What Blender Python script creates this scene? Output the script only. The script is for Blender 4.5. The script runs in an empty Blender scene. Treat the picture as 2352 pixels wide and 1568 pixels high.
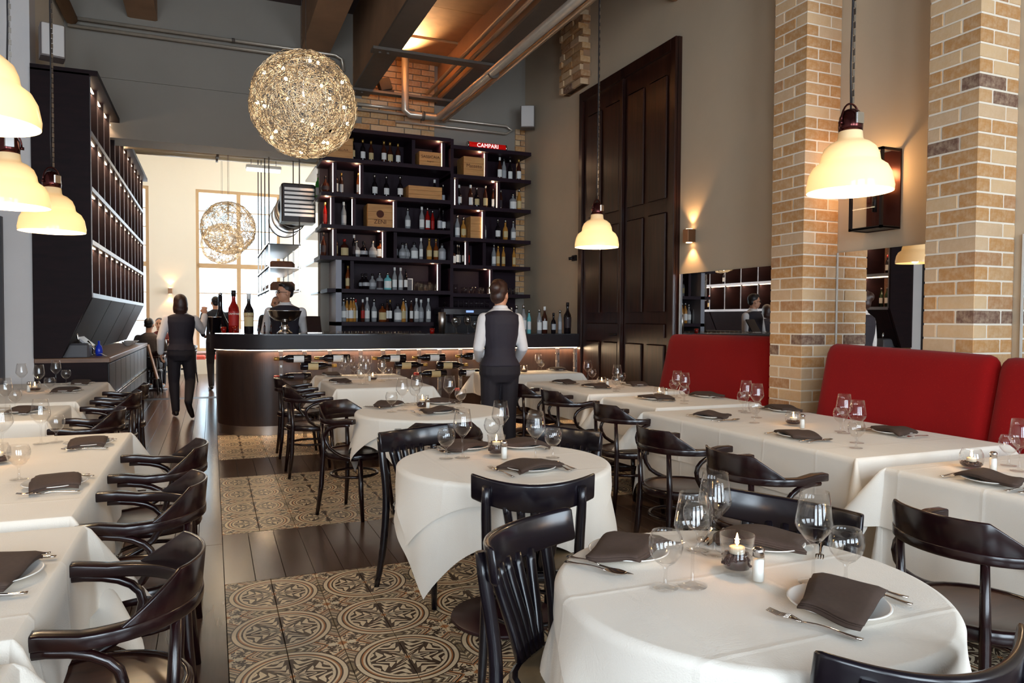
import bpy, bmesh, math, random
from mathutils import Vector, Matrix, Euler
random.seed(7)
SC = bpy.context.scene
COL = SC.collection
PI = math.pi
def R(d): return math.radians(d)

# ---------------------------------------------------------------- camera
cam_data = bpy.data.cameras.new('camera'); cam = bpy.data.objects.new('camera', cam_data); COL.objects.link(cam)
YAW, PITCH, ROLL = 0.391606, -0.030368, 0.006360
fw = Vector((math.sin(YAW)*math.cos(PITCH), math.cos(YAW)*math.cos(PITCH), math.sin(PITCH)))
r0 = Vector((math.cos(YAW), -math.sin(YAW), 0)); u0 = r0.cross(fw)
rt = r0*math.cos(ROLL) + u0*math.sin(ROLL); up = -r0*math.sin(ROLL) + u0*math.cos(ROLL)
cam.matrix_world = Matrix(((rt.x, up.x, -fw.x, 0), (rt.y, up.y, -fw.y, 0), (rt.z, up.z, -fw.z, 1.40), (0, 0, 0, 1)))
cam_data.sensor_width = 36.0; cam_data.lens = 1669.7*36/2352
cam_data.clip_start = 0.05; cam_data.clip_end = 200
SC.camera = cam

# ---------------------------------------------------------------- world, daylight, exposure
world = bpy.data.worlds.new('world'); SC.world = world; world.use_nodes = True
bg = world.node_tree.nodes['Background']
bg.inputs[0].default_value = (0.80, 0.90, 1.0, 1); bg.inputs[1].default_value = 15.0
SC.view_settings.view_transform = 'Standard'; SC.view_settings.look = 'None'
SC.view_settings.gamma = 1.0; SC.view_settings.exposure = 0.25
SC.view_settings.use_curve_mapping = False
cy = SC.cycles
cy.max_bounces = 10; cy.diffuse_bounces = 4; cy.glossy_bounces = 5; cy.transmission_bounces = 10
cy.transparent_max_bounces = 16; cy.caustics_reflective = False; cy.caustics_refractive = False
cy.sample_clamp_indirect = 6.0; cy.use_denoising = True

def portal(name, loc, rot, w, h):          # lets the sky through a wall opening be sampled well
    l = bpy.data.lights.new(name, 'AREA'); l.shape = 'RECTANGLE'; l.size = w; l.size_y = h; l.energy = 1
    l.cycles.is_portal = True
    o = bpy.data.objects.new(name, l); o.location = loc; o.rotation_euler = rot; COL.objects.link(o); return o
REAR_Y = -3.2
REAR_WINDOWS = [(-2.9, -1.0), (-0.2, 1.7), (2.5, 4.4)]   # x ranges of the street windows behind the camera
RW_Z = (0.75, 3.75)
for a, b in REAR_WINDOWS:
    portal('daylight_portal', ((a+b)/2, REAR_Y-0.25, (RW_Z[0]+RW_Z[1])/2), (R(90), 0, 0), b-a, RW_Z[1]-RW_Z[0])
BACK_Y = 20.0
BACK_WINDOWS = [(-3.3, -1.42), (-0.36, 1.66), (2.75, 4.6)]
BW_Z = (0.55, 4.62)

# ---------------------------------------------------------------- object helpers
def link(name, data, parent=None, loc=None, rot=None):
    o = bpy.data.objects.new(name, data); COL.objects.link(o)
    if parent is not None: o.parent = parent
    if loc is not None: o.location = loc
    if rot is not None: o.rotation_euler = rot
    return o
def tag(o, label=None, cat=None, group=None, kind=None):
    if label: o['label'] = label
    if cat: o['category'] = cat
    if group: o['group'] = group
    if kind: o['kind'] = kind
    return o
def thing(name, label, cat, loc=(0, 0, 0), rz=0, group=None):
    return tag(link(name, None, None, loc, (0, 0, rz)), label, cat, group)
def dup(root, loc, rz=None, label=None, group=None, parent=None):
    c = root.copy(); COL.objects.link(c); c.location = loc
    if rz is not None: c.rotation_euler = (0, 0, rz)
    if label: c['label'] = label
    if group: c['group'] = group
    for ch in root.children:
        d = ch.copy(); COL.objects.link(d); d.parent = c
        for g in ch.children:
            e = g.copy(); COL.objects.link(e); e.parent = d
    return c

class MB:
    """collects shapes, builds ONE mesh object"""
    def __init__(s): s.v = []; s.f = []; s.mi = []; s.sm = []; s.cur = 0
    def add(s, vs, fs, smooth=False, M=None):
        n = len(s.v)
        s.v += [tuple(M @ Vector(p)) if M else tuple(p) for p in vs]
        s.f += [tuple(i+n for i in f) for f in fs]
        s.mi += [s.cur]*len(fs); s.sm += [smooth]*len(fs); return s
    def box(s, x0, y0, z0, x1, y1, z1, M=None):
        return s.add([(x0,y0,z0),(x1,y0,z0),(x1,y1,z0),(x0,y1,z0),(x0,y0,z1),(x1,y0,z1),(x1,y1,z1),(x0,y1,z1)],
                     [(3,2,1,0),(4,5,6,7),(0,1,5,4),(1,2,6,5),(2,3,7,6),(3,0,4,7)], False, M)
    def cbox(s, x0, y0, z0, x1, y1, z1, c=0.004, M=None):      # box with chamfered vertical and top edges
        b = [(x0+c,y0),(x1-c,y0),(x1,y0+c),(x1,y1-c),(x1-c,y1),(x0+c,y1),(x0,y1-c),(x0,y0+c)]
        t = [(x0+2*c,y0+c),(x1-2*c,y0+c),(x1-c,y0+2*c),(x1-c,y1-2*c),(x1-2*c,y1-c),(x0+2*c,y1-c),(x0+c,y1-2*c),(x0+c,y0+2*c)]
        vs = [(x,y,z0) for x,y in b]+[(x,y,z1-c) for x,y in b]+[(x,y,z1) for x,y in t]
        fs = [tuple(range(7,-1,-1)), tuple(range(16,24))]
        for i in range(8):
            j = (i+1) % 8; fs += [(i,j,8+j,8+i),(8+i,8+j,16+j,16+i)]
        return s.add(vs, fs, False, M)
    def prism(s, pts, z0, z1, M=None, smooth=False):
        n = len(pts)
        vs = [(x,y,z0) for x,y in pts]+[(x,y,z1) for x,y in pts]
        s.add(vs, [tuple(range(n-1,-1,-1)), tuple(range(n,2*n))], False, M)
        k = len(s.v)-2*n
        for i in range(n):
            j = (i+1) % n; s.f.append((k+i,k+j,k+n+j,k+n+i)); s.mi.append(s.cur); s.sm.append(smooth)
        return s
    def tube(s, pts, rad, n=8, closed=False, caps=True, M=None, flat=None):
        pts = [Vector(p) for p in pts]; m = len(pts)
        rs = rad if isinstance(rad, (list, tuple)) else [rad]*m
        tang = []
        for i in range(m):
            a = pts[(i-1) % m] if (closed or i > 0) else pts[i]
            b = pts[(i+1) % m] if (closed or i < m-1) else pts[i]
            t = b-a; tang.append(t.normalized() if t.length > 1e-9 else Vector((0,0,1)))
        ref = Vector((0,0,1)) if abs(tang[0].z) < 0.9 else Vector((1,0,0))
        nrm = (ref - tang[0]*ref.dot(tang[0])).normalized()
        vs = []
        for i in range(m):
            nrm = (nrm - tang[i]*nrm.dot(tang[i])); nrm = nrm.normalized() if nrm.length > 1e-6 else tang[i].orthogonal().normalized()
            bn = tang[i].cross(nrm)
            fx, fy = (1, 1) if flat is None else flat
            for k in range(n):
                a = 2*PI*k/n; vs.append(pts[i] + (nrm*math.cos(a)*fx + bn*math.sin(a)*fy)*rs[i])
        fs = []
        for i in range(m if closed else m-1):
            j = (i+1) % m
            for k in range(n):
                l = (k+1) % n; fs.append((i*n+k, i*n+l, j*n+l, j*n+k))
        s.add(vs, fs, True, M)
        if caps and not closed:
            q = len(s.v)-len(vs)
            s.f += [tuple(q+k for k in range(n-1,-1,-1)), tuple(q+(m-1)*n+k for k in range(n))]
            s.mi += [s.cur]*2; s.sm += [False]*2
        return s
    def lathe(s, prof, n=16, M=None, smooth=True, cap0=True, cap1=True):
        vs = []; fs = []
        for r, z in prof:
            for k in range(n): a = 2*PI*k/n; vs.append((r*math.cos(a), r*math.sin(a), z))
        for i in range(len(prof)-1):
            for k in range(n):
                l = (k+1) % n; fs.append((i*n+k, i*n+l, (i+1)*n+l, (i+1)*n+k))
        s.add(vs, fs, smooth, M); q = len(s.v)-len(vs); m = len(prof)
        if cap0 and prof[0][0] > 1e-6: s.f.append(tuple(q+k for k in range(n-1,-1,-1))); s.mi.append(s.cur); s.sm.append(False)
        if cap1 and prof[-1][0] > 1e-6: s.f.append(tuple(q+(m-1)*n+k for k in range(n))); s.mi.append(s.cur); s.sm.append(False)
        return s
    def grid(s, nu, nv, fn, closed_u=False, smooth=True, M=None):
        vs = [fn(i, j) for i in range(nu) for j in range(nv)]; fs = []
        for i in range(nu if closed_u else nu-1):
            a = (i+1) % nu
            for j in range(nv-1): fs.append((i*nv+j, a*nv+j, a*nv+j+1, i*nv+j+1))
        return s.add(vs, fs, smooth, M)
    def ball(s, c, r, n=10, m=6, sc=(1,1,1)):
        M = Matrix.Translation(c) @ Matrix.Diagonal((sc[0],sc[1],sc[2],1))
        return s.lathe([(max(1e-5, r*math.sin(PI*i/m)), -r*math.cos(PI*i/m)) for i in range(m+1)], n, M)
    def mesh(s, name, mats):
        me = bpy.data.meshes.new(name); me.from_pydata(s.v, [], s.f)
        for m in (mats if isinstance(mats, (list, tuple)) else [mats]): me.materials.append(m)
        me.polygons.foreach_set('use_smooth', s.sm); me.polygons.foreach_set('material_index', s.mi)
        me.update(); return me
    def obj(s, name, mats, parent=None, loc=None, rot=None, bevel=0, solid=0, sub=0):
        o = link(name, s.mesh(name, mats), parent, loc, rot)
        if solid: q = o.modifiers.new('s', 'SOLIDIFY'); q.thickness = solid; q.offset = -1
        if bevel: q = o.modifiers.new('b', 'BEVEL'); q.width = bevel; q.segments = 2; q.limit_method = 'ANGLE'
        if sub: q = o.modifiers.new('u', 'SUBSURF'); q.levels = sub; q.render_levels = sub
        return o
def struct(o): o['kind'] = 'structure'; return o
def T(x, y, z): return Matrix.Translation((x, y, z))
def RZ(a): return Matrix.Rotation(a, 4, 'Z')
def RX(a): return Matrix.Rotation(a, 4, 'X')
def RY(a): return Matrix.Rotation(a, 4, 'Y')
def arc(cx, cy, r, a0, a1, n, ry=None): return [(cx+r*math.cos(a0+(a1-a0)*i/n), cy+(ry or r)*math.sin(a0+(a1-a0)*i/n)) for i in range(n+1)]
def bez(p0, p1, p2, p3, n=8):
    p0, p1, p2, p3 = map(Vector, (p0, p1, p2, p3)); o = []
    for i in range(n+1):
        t = i/n; o.append(p0*(1-t)**3 + p1*3*t*(1-t)**2 + p2*3*t*t*(1-t) + p3*t**3)
    return o
def text(name, body, size, mat_, parent=None, loc=(0,0,0), rot=(R(90),0,0), ext=0.0008, align='CENTER', space=1.0):
    cu = bpy.data.curves.new(name, 'FONT'); cu.body = body; cu.size = size; cu.extrude = ext; cu.align_x = align; cu.align_y = 'CENTER'
    cu.resolution_u = 3; cu.space_character = space
    tmp = bpy.data.objects.new('tmp', cu); COL.objects.link(tmp)      # lettering ends up as plain mesh
    me = bpy.data.meshes.new_from_object(tmp.evaluated_get(bpy.context.evaluated_depsgraph_get())); me.name = name
    bpy.data.objects.remove(tmp); bpy.data.curves.remove(cu); me.materials.clear(); me.materials.append(mat_)
    return link(name, me, parent, loc, rot)

def wrap(o, r):      # bend flat lettering round a bottle of radius r (axis through the parent's origin)
    for v in o.data.vertices: a = v.co.x/r; q = r+v.co.z; v.co.x = q*math.sin(a); v.co.z = q*math.cos(a)
    o.location.y = 0; return o
# ---------------------------------------------------------------- material helpers
class NT:
    def __init__(s, name):
        s.m = bpy.data.materials.new(name); s.m.use_nodes = True; s.t = s.m.node_tree; s.n = s.t.nodes
        s.p = s.n['Principled BSDF']; s.out = s.n['Material Output']
    def node(s, typ, **kw):
        n = s.n.new(typ)
        for k, v in kw.items(): setattr(n, k, v)
        return n
    def set(s, sock, v):
        if hasattr(v, 'is_output') or isinstance(v, bpy.types.NodeSocket): s.t.links.new(v, sock)
        elif v is not None: sock.default_value = v
    def math(s, op, a, b=None, c=None, clamp=False):
        n = s.node('ShaderNodeMath', operation=op, use_clamp=clamp)
        for i, v in enumerate((a, b, c)):
            if v is not None: s.set(n.inputs[i], v)
        return n.outputs[0]
    def mix(s, f, a, b, blend='MIX'):
        n = s.node('ShaderNodeMix', data_type='RGBA', blend_type=blend)
        s.set(n.inputs[0], f); s.set(n.inputs[6], col(a)); s.set(n.inputs[7], col(b)); return n.outputs[2]
    def coord(s, kind='Object'): return s.node('ShaderNodeTexCoord').outputs[kind]
    def mapping(s, vec, scale=(1,1,1), rot=(0,0,0), loc=(0,0,0)):
        n = s.node('ShaderNodeMapping'); s.set(n.inputs[0], vec)
        n.inputs[1].default_value = loc; n.inputs[2].default_value = rot; n.inputs[3].default_value = scale; return n.outputs[0]
    def noise(s, vec, scale=5, detail=3, rough=0.5):
        n = s.node('ShaderNodeTexNoise'); s.set(n.inputs['Vector'], vec)
        n.inputs['Scale'].default_value = scale; n.inputs['Detail'].default_value = detail; n.inputs['Roughness'].default_value = rough; return n.outputs[0]
    def ramp(s, f, stops):
        n = s.node('ShaderNodeValToRGB'); s.set(n.inputs[0], f); e = n.color_ramp.elements
        while len(e) < len(stops): e.new(0.5)
        for k, (p, c) in enumerate(stops): e[k].position = p; e[k].color = col(c)
        return n.outputs[0]
    def bump(s, h, strength=0.2, dist=0.01):
        n = s.node('ShaderNodeBump'); n.inputs['Strength'].default_value = strength; n.inputs['Distance'].default_value = dist
        s.set(n.inputs['Height'], h); s.t.links.new(n.outputs[0], s.p.inputs['Normal'])
    def pset(s, **kw):
        names = dict(color='Base Color', rough='Roughness', metal='Metallic', spec='Specular IOR Level', coat='Coat Weight', coatr='Coat Roughness',
                     trans='Transmission Weight', ior='IOR', emit='Emission Color', estr='Emission Strength', sheen='Sheen Weight', alpha='Alpha')
        for k, v in kw.items(): s.set(s.p.inputs[names[k]], col(v) if k in ('color', 'emit') else v)
        return s
def col(v):
    if isinstance(v, bpy.types.NodeSocket): return v
    return tuple(v) if len(v) == 4 else tuple(v)+(1,)
def srgb(r, g, b):
    f = lambda c: (c/255/12.92) if c <= 10 else ((c/255+0.055)/1.055)**2.4
    return (f(r), f(g), f(b))
def plain(name, c, rough=0.5, metal=0.0, nscale=None, namt=0.12, bump=0, **kw):
    t = NT(name)
    if nscale:
        nz = t.noise(t.coord(), nscale, 4)
        c = t.mix(nz, tuple(max(0, x*(1-namt)) for x in c), tuple(min(1, x*(1+namt)) for x in c))
        if bump: t.bump(nz, bump, 0.005)
    t.pset(color=c, rough=rough, metal=metal, **kw); return t.m
def emitm(name, c, s):
    t = NT(name); t.pset(color=(0,0,0), emit=c, estr=s); return t.m
def woodm(name, c0, c1, rough=0.35, scale=(3, 40, 40), bump=0.08, coat=0.0, island=0.0):
    t = NT(name); v = t.mapping(t.coord(), scale)
    if island:
        rnd = t.node('ShaderNodeObjectInfo').outputs['Random']
        ad = t.node('ShaderNodeVectorMath', operation='ADD'); t.set(ad.inputs[0], v)
        cmb = t.node('ShaderNodeCombineXYZ'); t.set(cmb.inputs[0], t.math('MULTIPLY', rnd, 37.0)); t.set(cmb.inputs[1], t.math('MULTIPLY', rnd, 91.0)); t.t.links.new(cmb.outputs[0], ad.inputs[1]); v = ad.outputs[0]
    nz = t.noise(v, 1.0, 6, 0.62); c = t.mix(t.ramp(nz, [(0.30, (0,0,0)), (0.70, (1,1,1))]), c0, c1)
    if island:
        c = t.mix(t.math('MULTIPLY', rnd, island), c, c1)
    t.pset(color=c, rough=rough, coat=coat, coatr=0.15); t.bump(nz, bump, 0.004); return t.m
# ================================================================ materials
def plaster(name, c, amt=0.10, rough=0.85):
    t = NT(name); v = t.coord('Object')
    a = t.noise(v, 1.3, 5, 0.6); b = t.noise(v, 60, 2)
    k = t.mix(a, tuple(x*(1-amt) for x in c), tuple(min(1, x*(1+amt)) for x in c))
    t.pset(color=k, rough=rough); t.bump(b, 0.12, 0.003); return t.m
M_TAUPE = plaster('taupe plaster', srgb(206, 189, 164))
M_GREY = plaster('grey plaster', srgb(150, 142, 132))
M_STUB = plaster('pale grey plaster', srgb(222, 216, 213))
M_CREAM = plaster('cream plaster', srgb(240, 228, 208), 0.03)
M_CEIL = plaster('dark ceiling paint', srgb(84, 68, 66))
M_CONC = plaster('rough concrete beam', srgb(158, 122, 92), 0.5)
M_STEEL = plain('painted steel girder', srgb(92, 82, 74), 0.5, 0.0, 9, 0.2)
M_PIPE = plain('galvanised pipe', srgb(208, 196, 180), 0.3, 0.55, 14, 0.15)
M_PIPECREAM = plain('cream painted pipe', srgb(226, 212, 188), 0.5)
M_DARKWOOD = woodm('dark stained oak', srgb(38, 18, 18), srgb(22, 9, 12), 0.42, (30, 30, 2.2), 0.12)
M_DOORWOOD = woodm('dark oak door', srgb(62, 32, 22), srgb(26, 10, 11), 0.30, (26, 26, 1.6), 0.25)
M_CABWOOD = woodm('dark cabinet board', srgb(34, 17, 20), srgb(20, 9, 13), 0.62, (3, 14, 14), 0.05)
M_CABWOOD.node_tree.nodes['Principled BSDF'].inputs['Specular IOR Level'].default_value = 0.18
M_BARWOOD = woodm('brown bar front', srgb(56, 37, 28), srgb(40, 25, 21), 0.36, (20, 20, 3), 0.06)
M_SHELF = plain('aubergine shelf board', srgb(36, 18, 30), 0.5, 0, 20, 0.1, spec=0.2)
M_FASCIA = plain('black bar fascia', srgb(33, 26, 29), 0.42, spec=0.3)
M_GROUT = plain('dark grout', srgb(56, 40, 34), 0.9)
M_MORTAR = plaster('pale mortar', srgb(244, 232, 214), 0.04)
M_CHROME = plain('polished steel', srgb(205, 200, 196), 0.16, 1.0)
M_DULLSTEEL = plain('dull steel edge', srgb(120, 112, 110), 0.4, 0.9)
M_BRUSH = plain('brushed steel', srgb(178, 172, 166), 0.30, 1.0)
M_BLACKMET = plain('black metal', srgb(34, 26, 28), 0.4, 0.3)
M_MIRROR = plain('mirror', (0.90, 0.90, 0.89), 0.012, 1.0)
M_WHITEEDGE = plain('bevelled glass edge', srgb(225, 228, 226), 0.2)
M_WINFRAME = plain('tan window frame', srgb(196, 160, 118), 0.45)
M_WARM = emitm('warm lamp', (1.0, 0.62, 0.30), 6.0)
M_LED = emitm('warm light strip', (1.0, 0.76, 0.50), 9.0)
M_BULB = emitm('bright filament bulb', (1.0, 0.74, 0.42), 45.0)
def glassm(name, c=(1,1,1), rough=0.0, ior=1.45, thin=False):
    t = NT(name); t.pset(color=c, rough=rough, trans=1.0, ior=ior)
    # clear glass throws almost no shadow: let shadow rays and indirect light through
    return t.m
def thinglass(name, tint=(1,1,1), refl=0.10):
    t = NT(name); g = t.node('ShaderNodeBsdfGlossy'); g.inputs['Roughness'].default_value = 0.0; g.inputs[0].default_value = (1,1,1,1)
    tr = t.node('ShaderNodeBsdfTransparent'); tr.inputs[0].default_value = col(tint)
    lw = t.node('ShaderNodeLayerWeight'); lw.inputs[0].default_value = 0.5
    f = t.math('ADD', t.math('MULTIPLY', t.math('POWER', lw.outputs['Facing'], 3.4), 0.62), refl*0.30, clamp=True)
    mx = t.node('ShaderNodeMixShader'); t.set(mx.inputs[0], f); t.t.links.new(tr.outputs[0], mx.inputs[1]); t.t.links.new(g.outputs[0], mx.inputs[2])
    t.t.links.new(mx.outputs[0], t.out.inputs[0]); return t.m
M_PANE = thinglass('window pane', (0.97, 0.99, 1.0), 0.08)
M_GLASS = thinglass('clear drinking glass', (0.972, 0.968, 0.962), 0.12)

# tile print: quarter medallion centred on the tile corner uv = (0,0)
def tile_material():
    t = NT('encaustic tile'); uv = t.node('ShaderNodeTexCoord').outputs['UV']
    sp = t.node('ShaderNodeSeparateXYZ'); t.set(sp.inputs[0], uv); u, v = sp.outputs[0], sp.outputs[1]
    M = t.math
    r = M('SQRT', M('ADD', M('MULTIPLY', u, u), M('MULTIPLY', v, v)))
    ang = M('ARCTAN2', v, u)
    def band(x, c, w): return M('LESS_THAN', M('ABSOLUTE', M('SUBTRACT', x, c)), w)
    cream, brown, grey, ochre, dark = srgb(244, 224, 190), srgb(58, 38, 32), srgb(146, 128, 100), srgb(190, 122, 70), srgb(66, 52, 44)
    # leaf scroll in the medallion
    w1 = M('COSINE', M('MULTIPLY', ang, 8.0))
    w2 = M('COSINE', M('ADD', M('MULTIPLY', M('ABSOLUTE', M('SINE', M('MULTIPLY', ang, 4.0))), 9.0), M('MULTIPLY', r, 38.0)))
    w3 = M('COSINE', M('ADD', M('MULTIPLY', ang, 16.0), 1.2))
    leaf = M('GREATER_THAN', M('ADD', M('ADD', M('MULTIPLY', w1, 0.45), M('MULTIPLY', w2, 0.65)), M('MULTIPLY', w3, 0.4)), -0.12)
    c = t.mix(leaf, cream, brown)
    c = t.mix(M('LESS_THAN', r, 0.05), c, ochre)
    inside = M('LESS_THAN', r, 0.66)
    # outside: chevrons and small scrolls towards the far corner
    a = M('SUBTRACT', 1.0, u); b = M('SUBTRACT', 1.0, v); d = M('ABSOLUTE', M('SUBTRACT', a, b)); mn = M('MINIMUM', a, b); mx = M('MAXIMUM', a, b)
    k = t.mix(M('GREATER_THAN', d, 0.50), cream, grey)
    for dd, w, cc in ((0.30, 0.020, brown), (0.355, 0.012, ochre), (0.395, 0.013, brown), (0.47, 0.022, brown), (0.56, 0.018, cream), (0.62, 0.016, brown), (0.70, 0.025, cream), (0.80, 0.03, brown)): k = t.mix(band(d, dd, w), k, cc)
    nz = t.noise(t.mapping(uv, (1,1,1)), 11, 0.5)
    scroll = t.mix(band(nz, 0.50, 0.075), cream, brown)
    k = t.mix(M('MULTIPLY', M('LESS_THAN', d, 0.24), M('GREATER_THAN', mn, 0.05)), k, scroll)
    k = t.mix(band(d, 0.26, 0.02), k, ochre)
    k = t.mix(M('LESS_THAN', M('ADD', a, b), 0.10), k, ochre)
    c = t.mix(inside, k, c)
    for rr, w, cc in ((0.70, 0.030, cream), (0.735, 0.018, brown), (0.785, 0.034, cream), (0.805, 0.016, ochre), (0.832, 0.014, brown), (0.885, 0.040, cream), (0.935, 0.014, brown)):
        c = t.mix(band(r, rr, w), c, cc)
    wear = t.noise(t.coord(), 9, 4)
    c = t.mix(t.math('MULTIPLY', wear, 0.30), c, grey)
    t.pset(color=c, rough=0.36); t.bump(wear, 0.06, 0.004); return t.m
M_TILE = tile_material()
M_PLANK = woodm('brown floor plank', srgb(100, 77, 64), srgb(80, 60, 50), 0.19, (22, 1.6, 22), 0.03, 0.0, 0.35)

# brick
def brick_material():
    t = NT('tan facing brick'); oi = t.node('ShaderNodeObjectInfo').outputs['Random']
    base = t.ramp(oi, [(0.0, srgb(226, 190, 150)), (0.20, srgb(212, 164, 112)), (0.42, srgb(206, 150, 90)), (0.64, srgb(232, 194, 148)), (0.80, srgb(190, 138, 92)), (0.90, srgb(200, 146, 88)), (0.965, srgb(118, 86, 72))])
    t.n[-1].color_ramp.interpolation = 'CONSTANT'
    v = t.coord(); a = t.noise(v, 26, 5, 0.65); b = t.noise(v, 7, 3)
    c = t.mix(t.ramp(a, [(0.40, (0,0,0)), (0.75, (0.5,0.5,0.5))]), base, srgb(242, 214, 180))
    c = t.mix(t.math('MULTIPLY', b, 0.28), c, srgb(120, 84, 56))
    t.pset(color=c, rough=0.85); t.bump(a, 0.35, 0.006); return t.m
M_BRICK = brick_material()

# ================================================================ room shell
XR, XL, YB, ZC = 4.80, -3.6, 11.12, 5.95     # right wall, left wall, bar back wall, ceiling
def wallbox(name, b, m): return struct(MB().box(*b).obj(name, m))
floor = wallbox('floor', (-4.2, REAR_Y-0.3, -0.25, 5.4, 20.6, -0.030), M_GROUT)
wallbox('ceiling', (-4.2, REAR_Y-0.3, ZC, 5.4, YB+0.3, ZC+0.25), M_CEIL)
wallbox('wall_right', (XR, REAR_Y, -0.03, XR+0.3, 13.8, ZC), M_TAUPE)
FILL_OPENINGS = [(17.2, 18.7)]      # unseen opening added in the side wall to brighten the far room
mb = MB(); ys = 13.8
for a, b in FILL_OPENINGS: mb.box(XR, ys, -0.03, XR+0.3, a, 5.75).box(XR, a, -0.03, XR+0.3, b, 0.6).box(XR, a, 4.7, XR+0.3, b, 5.75); ys = b
struct(mb.box(XR, ys, -0.03, XR+0.3, 20.3, 5.75).obj('wall_far', M_CREAM))
for a, b in FILL_OPENINGS: portal('daylight_portal', (XR+0.32, (a+b)/2, 2.65), (0, R(90), 0), 4.1, b-a)  # sky sampling for the added, unseen opening
wallbox('wall_left', (XL-0.3, REAR_Y, -0.03, XL, 20.3, ZC), M_STUB)
def holed(name, y0, y1, x0, x1, z0, z1, holes, zh, m):      # wall across the room with window openings
    mb = MB(); xs = x0
    for a, b in holes:
        mb.box(xs, y0, z0, a, y1, z1); mb.box(a, y0, z0, b, y1, zh[0]); mb.box(a, y0, zh[1], b, y1, z1); xs = b
    mb.box(xs, y0, z0, x1, y1, z1); return struct(mb.obj(name, m))
holed('wall_rear', REAR_Y-0.3, REAR_Y, XL, XR, -0.03, ZC, REAR_WINDOWS, RW_Z, M_STUB)
holed('wall_back', BACK_Y, BACK_Y+0.35, XL, XR, -0.03, 5.75, BACK_WINDOWS, BW_Z, M_CREAM)
# wall behind the bar and the deep lintel over the passage
lint = MB().box(1.50, YB, -0.03, XR, YB+0.28, ZC).box(-4.0, YB, 3.80, 1.50, YB+0.5, ZC)
wall_bar = struct(lint.obj('wall_bar', M_GREY))
wallbox('ceiling_far', (-4.2, YB+0.5, 5.7, 5.4, 20.6, 5.9), M_CREAM)
stubw = wallbox('wall_side', (XL, 9.12, -0.03, -1.76, 9.40, ZC), M_STUB)
wallbox('wall_passage', (-1.98, 9.40, -0.03, -1.76, 16.9, ZC-0.3), M_CREAM)
wallbox('wall_kitchen', (1.95, 13.6, -0.03, XR, 13.8, 5.7), M_CREAM)
wallbox('trim_1', (-4.0, YB-0.02, 4.58, 1.50, YB, 4.64), M_GREY)

# windows: frame + panes as parts
def window(name, a, b, z0, z1, y, cols, rows, m, transom=None, depth=0.10):
    w = struct(link(name, None, None, ((a+b)/2, y, z0)))
    W, H = b-a, z1-z0; f = 0.075
    mb = MB()
    for p in ((-W/2, 0, -W/2+f, H), (W/2-f, 0, W/2, H), (-W/2+f, 0, W/2-f, f), (-W/2+f, H-f, W/2-f, H)): mb.box(p[0], 0, p[1], p[2], depth, p[3])
    mb.obj('frame', m, w)
    for i in range(1, cols): x = -W/2 + W*i/cols; MB().box(x-0.05, -0.01, f, x+0.05, depth-0.01, H-f).obj('mullion', m, w)
    zs = [f, H-f]
    if transom:
        MB().box(-W/2+f, -0.02, transom-0.06, W/2-f, depth, transom+0.06).obj('transom', m, w); zs = [f, transom, H-f]
    for i in range(cols):
        for k in range(len(zs)-1):
            x0 = -W/2+W*i/cols+0.04; x1 = -W/2+W*(i+1)/cols-0.04
            MB().box(x0, depth*0.4, zs[k], x1, depth*0.4+0.008, zs[k+1]).obj('pane', M_PANE, w)
            n = rows[k]
            for q in range(1, n):
                z = zs[k]+(zs[k+1]-zs[k])*q/n
                MB().box(x0, depth*0.3, z-0.012, x1, depth*0.3+0.03, z+0.012).obj('glazing_bar', m, w)
    MB().box(-W/2-0.06, -0.16, -0.05, W/2+0.06, 0.02, 0.0).obj('window_sill', M_WHITEEDGE, w)
    return w
for k, (a, b) in enumerate(BACK_WINDOWS): window('window_%d' % (k+1), a, b, BW_Z[0], BW_Z[1], BACK_Y+0.02, 2, (3, 4), M_WINFRAME, 2.16)
for k, (a, b) in enumerate(REAR_WINDOWS): window('window_%d' % (k+4), a, b, RW_Z[0], RW_Z[1], REAR_Y-0.15, 2, (1, 1), M_BLACKMET, 2.2)

# ---------------------------------------------------------------- floor tiles and planks
P = 0.2298; TX0 = 0.054
def tile_mesh(qu, qv):     # four prints: which corner carries the medallion
    g = 0.0016; c = 0.0012
    mb = MB().cbox(g, g, -0.028, P-g, P-g, 0.0, c); me = mb.mesh('tile', M_TILE)
    uvl = me.uv_layers.new(name='UVMap')
    for lp in me.loops:
        p = me.vertices[lp.vertex_index].co; a, b = p.x/P, p.y/P
        uvl.data[lp.index].uv = ((1-a) if qu else a, (1-b) if qv else b)
    return me
TM = {(a, b): tile_mesh(a, b) for a in (0, 1) for b in (0, 1)}
PANELS = [(4.06, 12, P, 14), (6.79, 8, 0.2231, 12), (9.27, 7, 0.2314, 12)]   # far edge, rows, pitch, columns
ntile = 0; rest = []
for pi, (yf, rows, py, cols) in enumerate(PANELS):
    for j in range(rows):
        for i in range(cols):
            qu, qv = (1 if i % 2 == 0 else 0), (0 if j % 2 == 0 else 1)
            x, y = TX0+i*P, yf-(j+1)*py
            if pi == 2 and (j < 3 or ntile >= 300): rest.append((x, y, py, qu, qv)); continue
            o = link('tile', TM[(qu, qv)], floor, (x, y, 0)); o.scale = (1, py/P, 1); ntile += 1
    for j in range(rows):
        for i in range(cols, 20):
            rest.append((TX0+i*P, yf-(j+1)*py, py, 1 if i % 2 == 0 else 0, 0 if j % 2 == 0 else 1))
mb = MB(); uvs = []
for x, y, py, qu, qv in rest:
    if x+P > XR: continue
    mb.add([(x+.0016, y+.0016, 0), (x+P-.0016, y+.0016, 0), (x+P-.0016, y+py-.0016, 0), (x+.0016, y+py-.0016, 0)], [(0, 1, 2, 3)])
    uvs += [(qu, qv), (1-qu, qv), (1-qu, 1-qv), (qu, 1-qv)]
me = mb.mesh('tile', M_TILE); uvl = me.uv_layers.new(name='UVMap')
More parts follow.
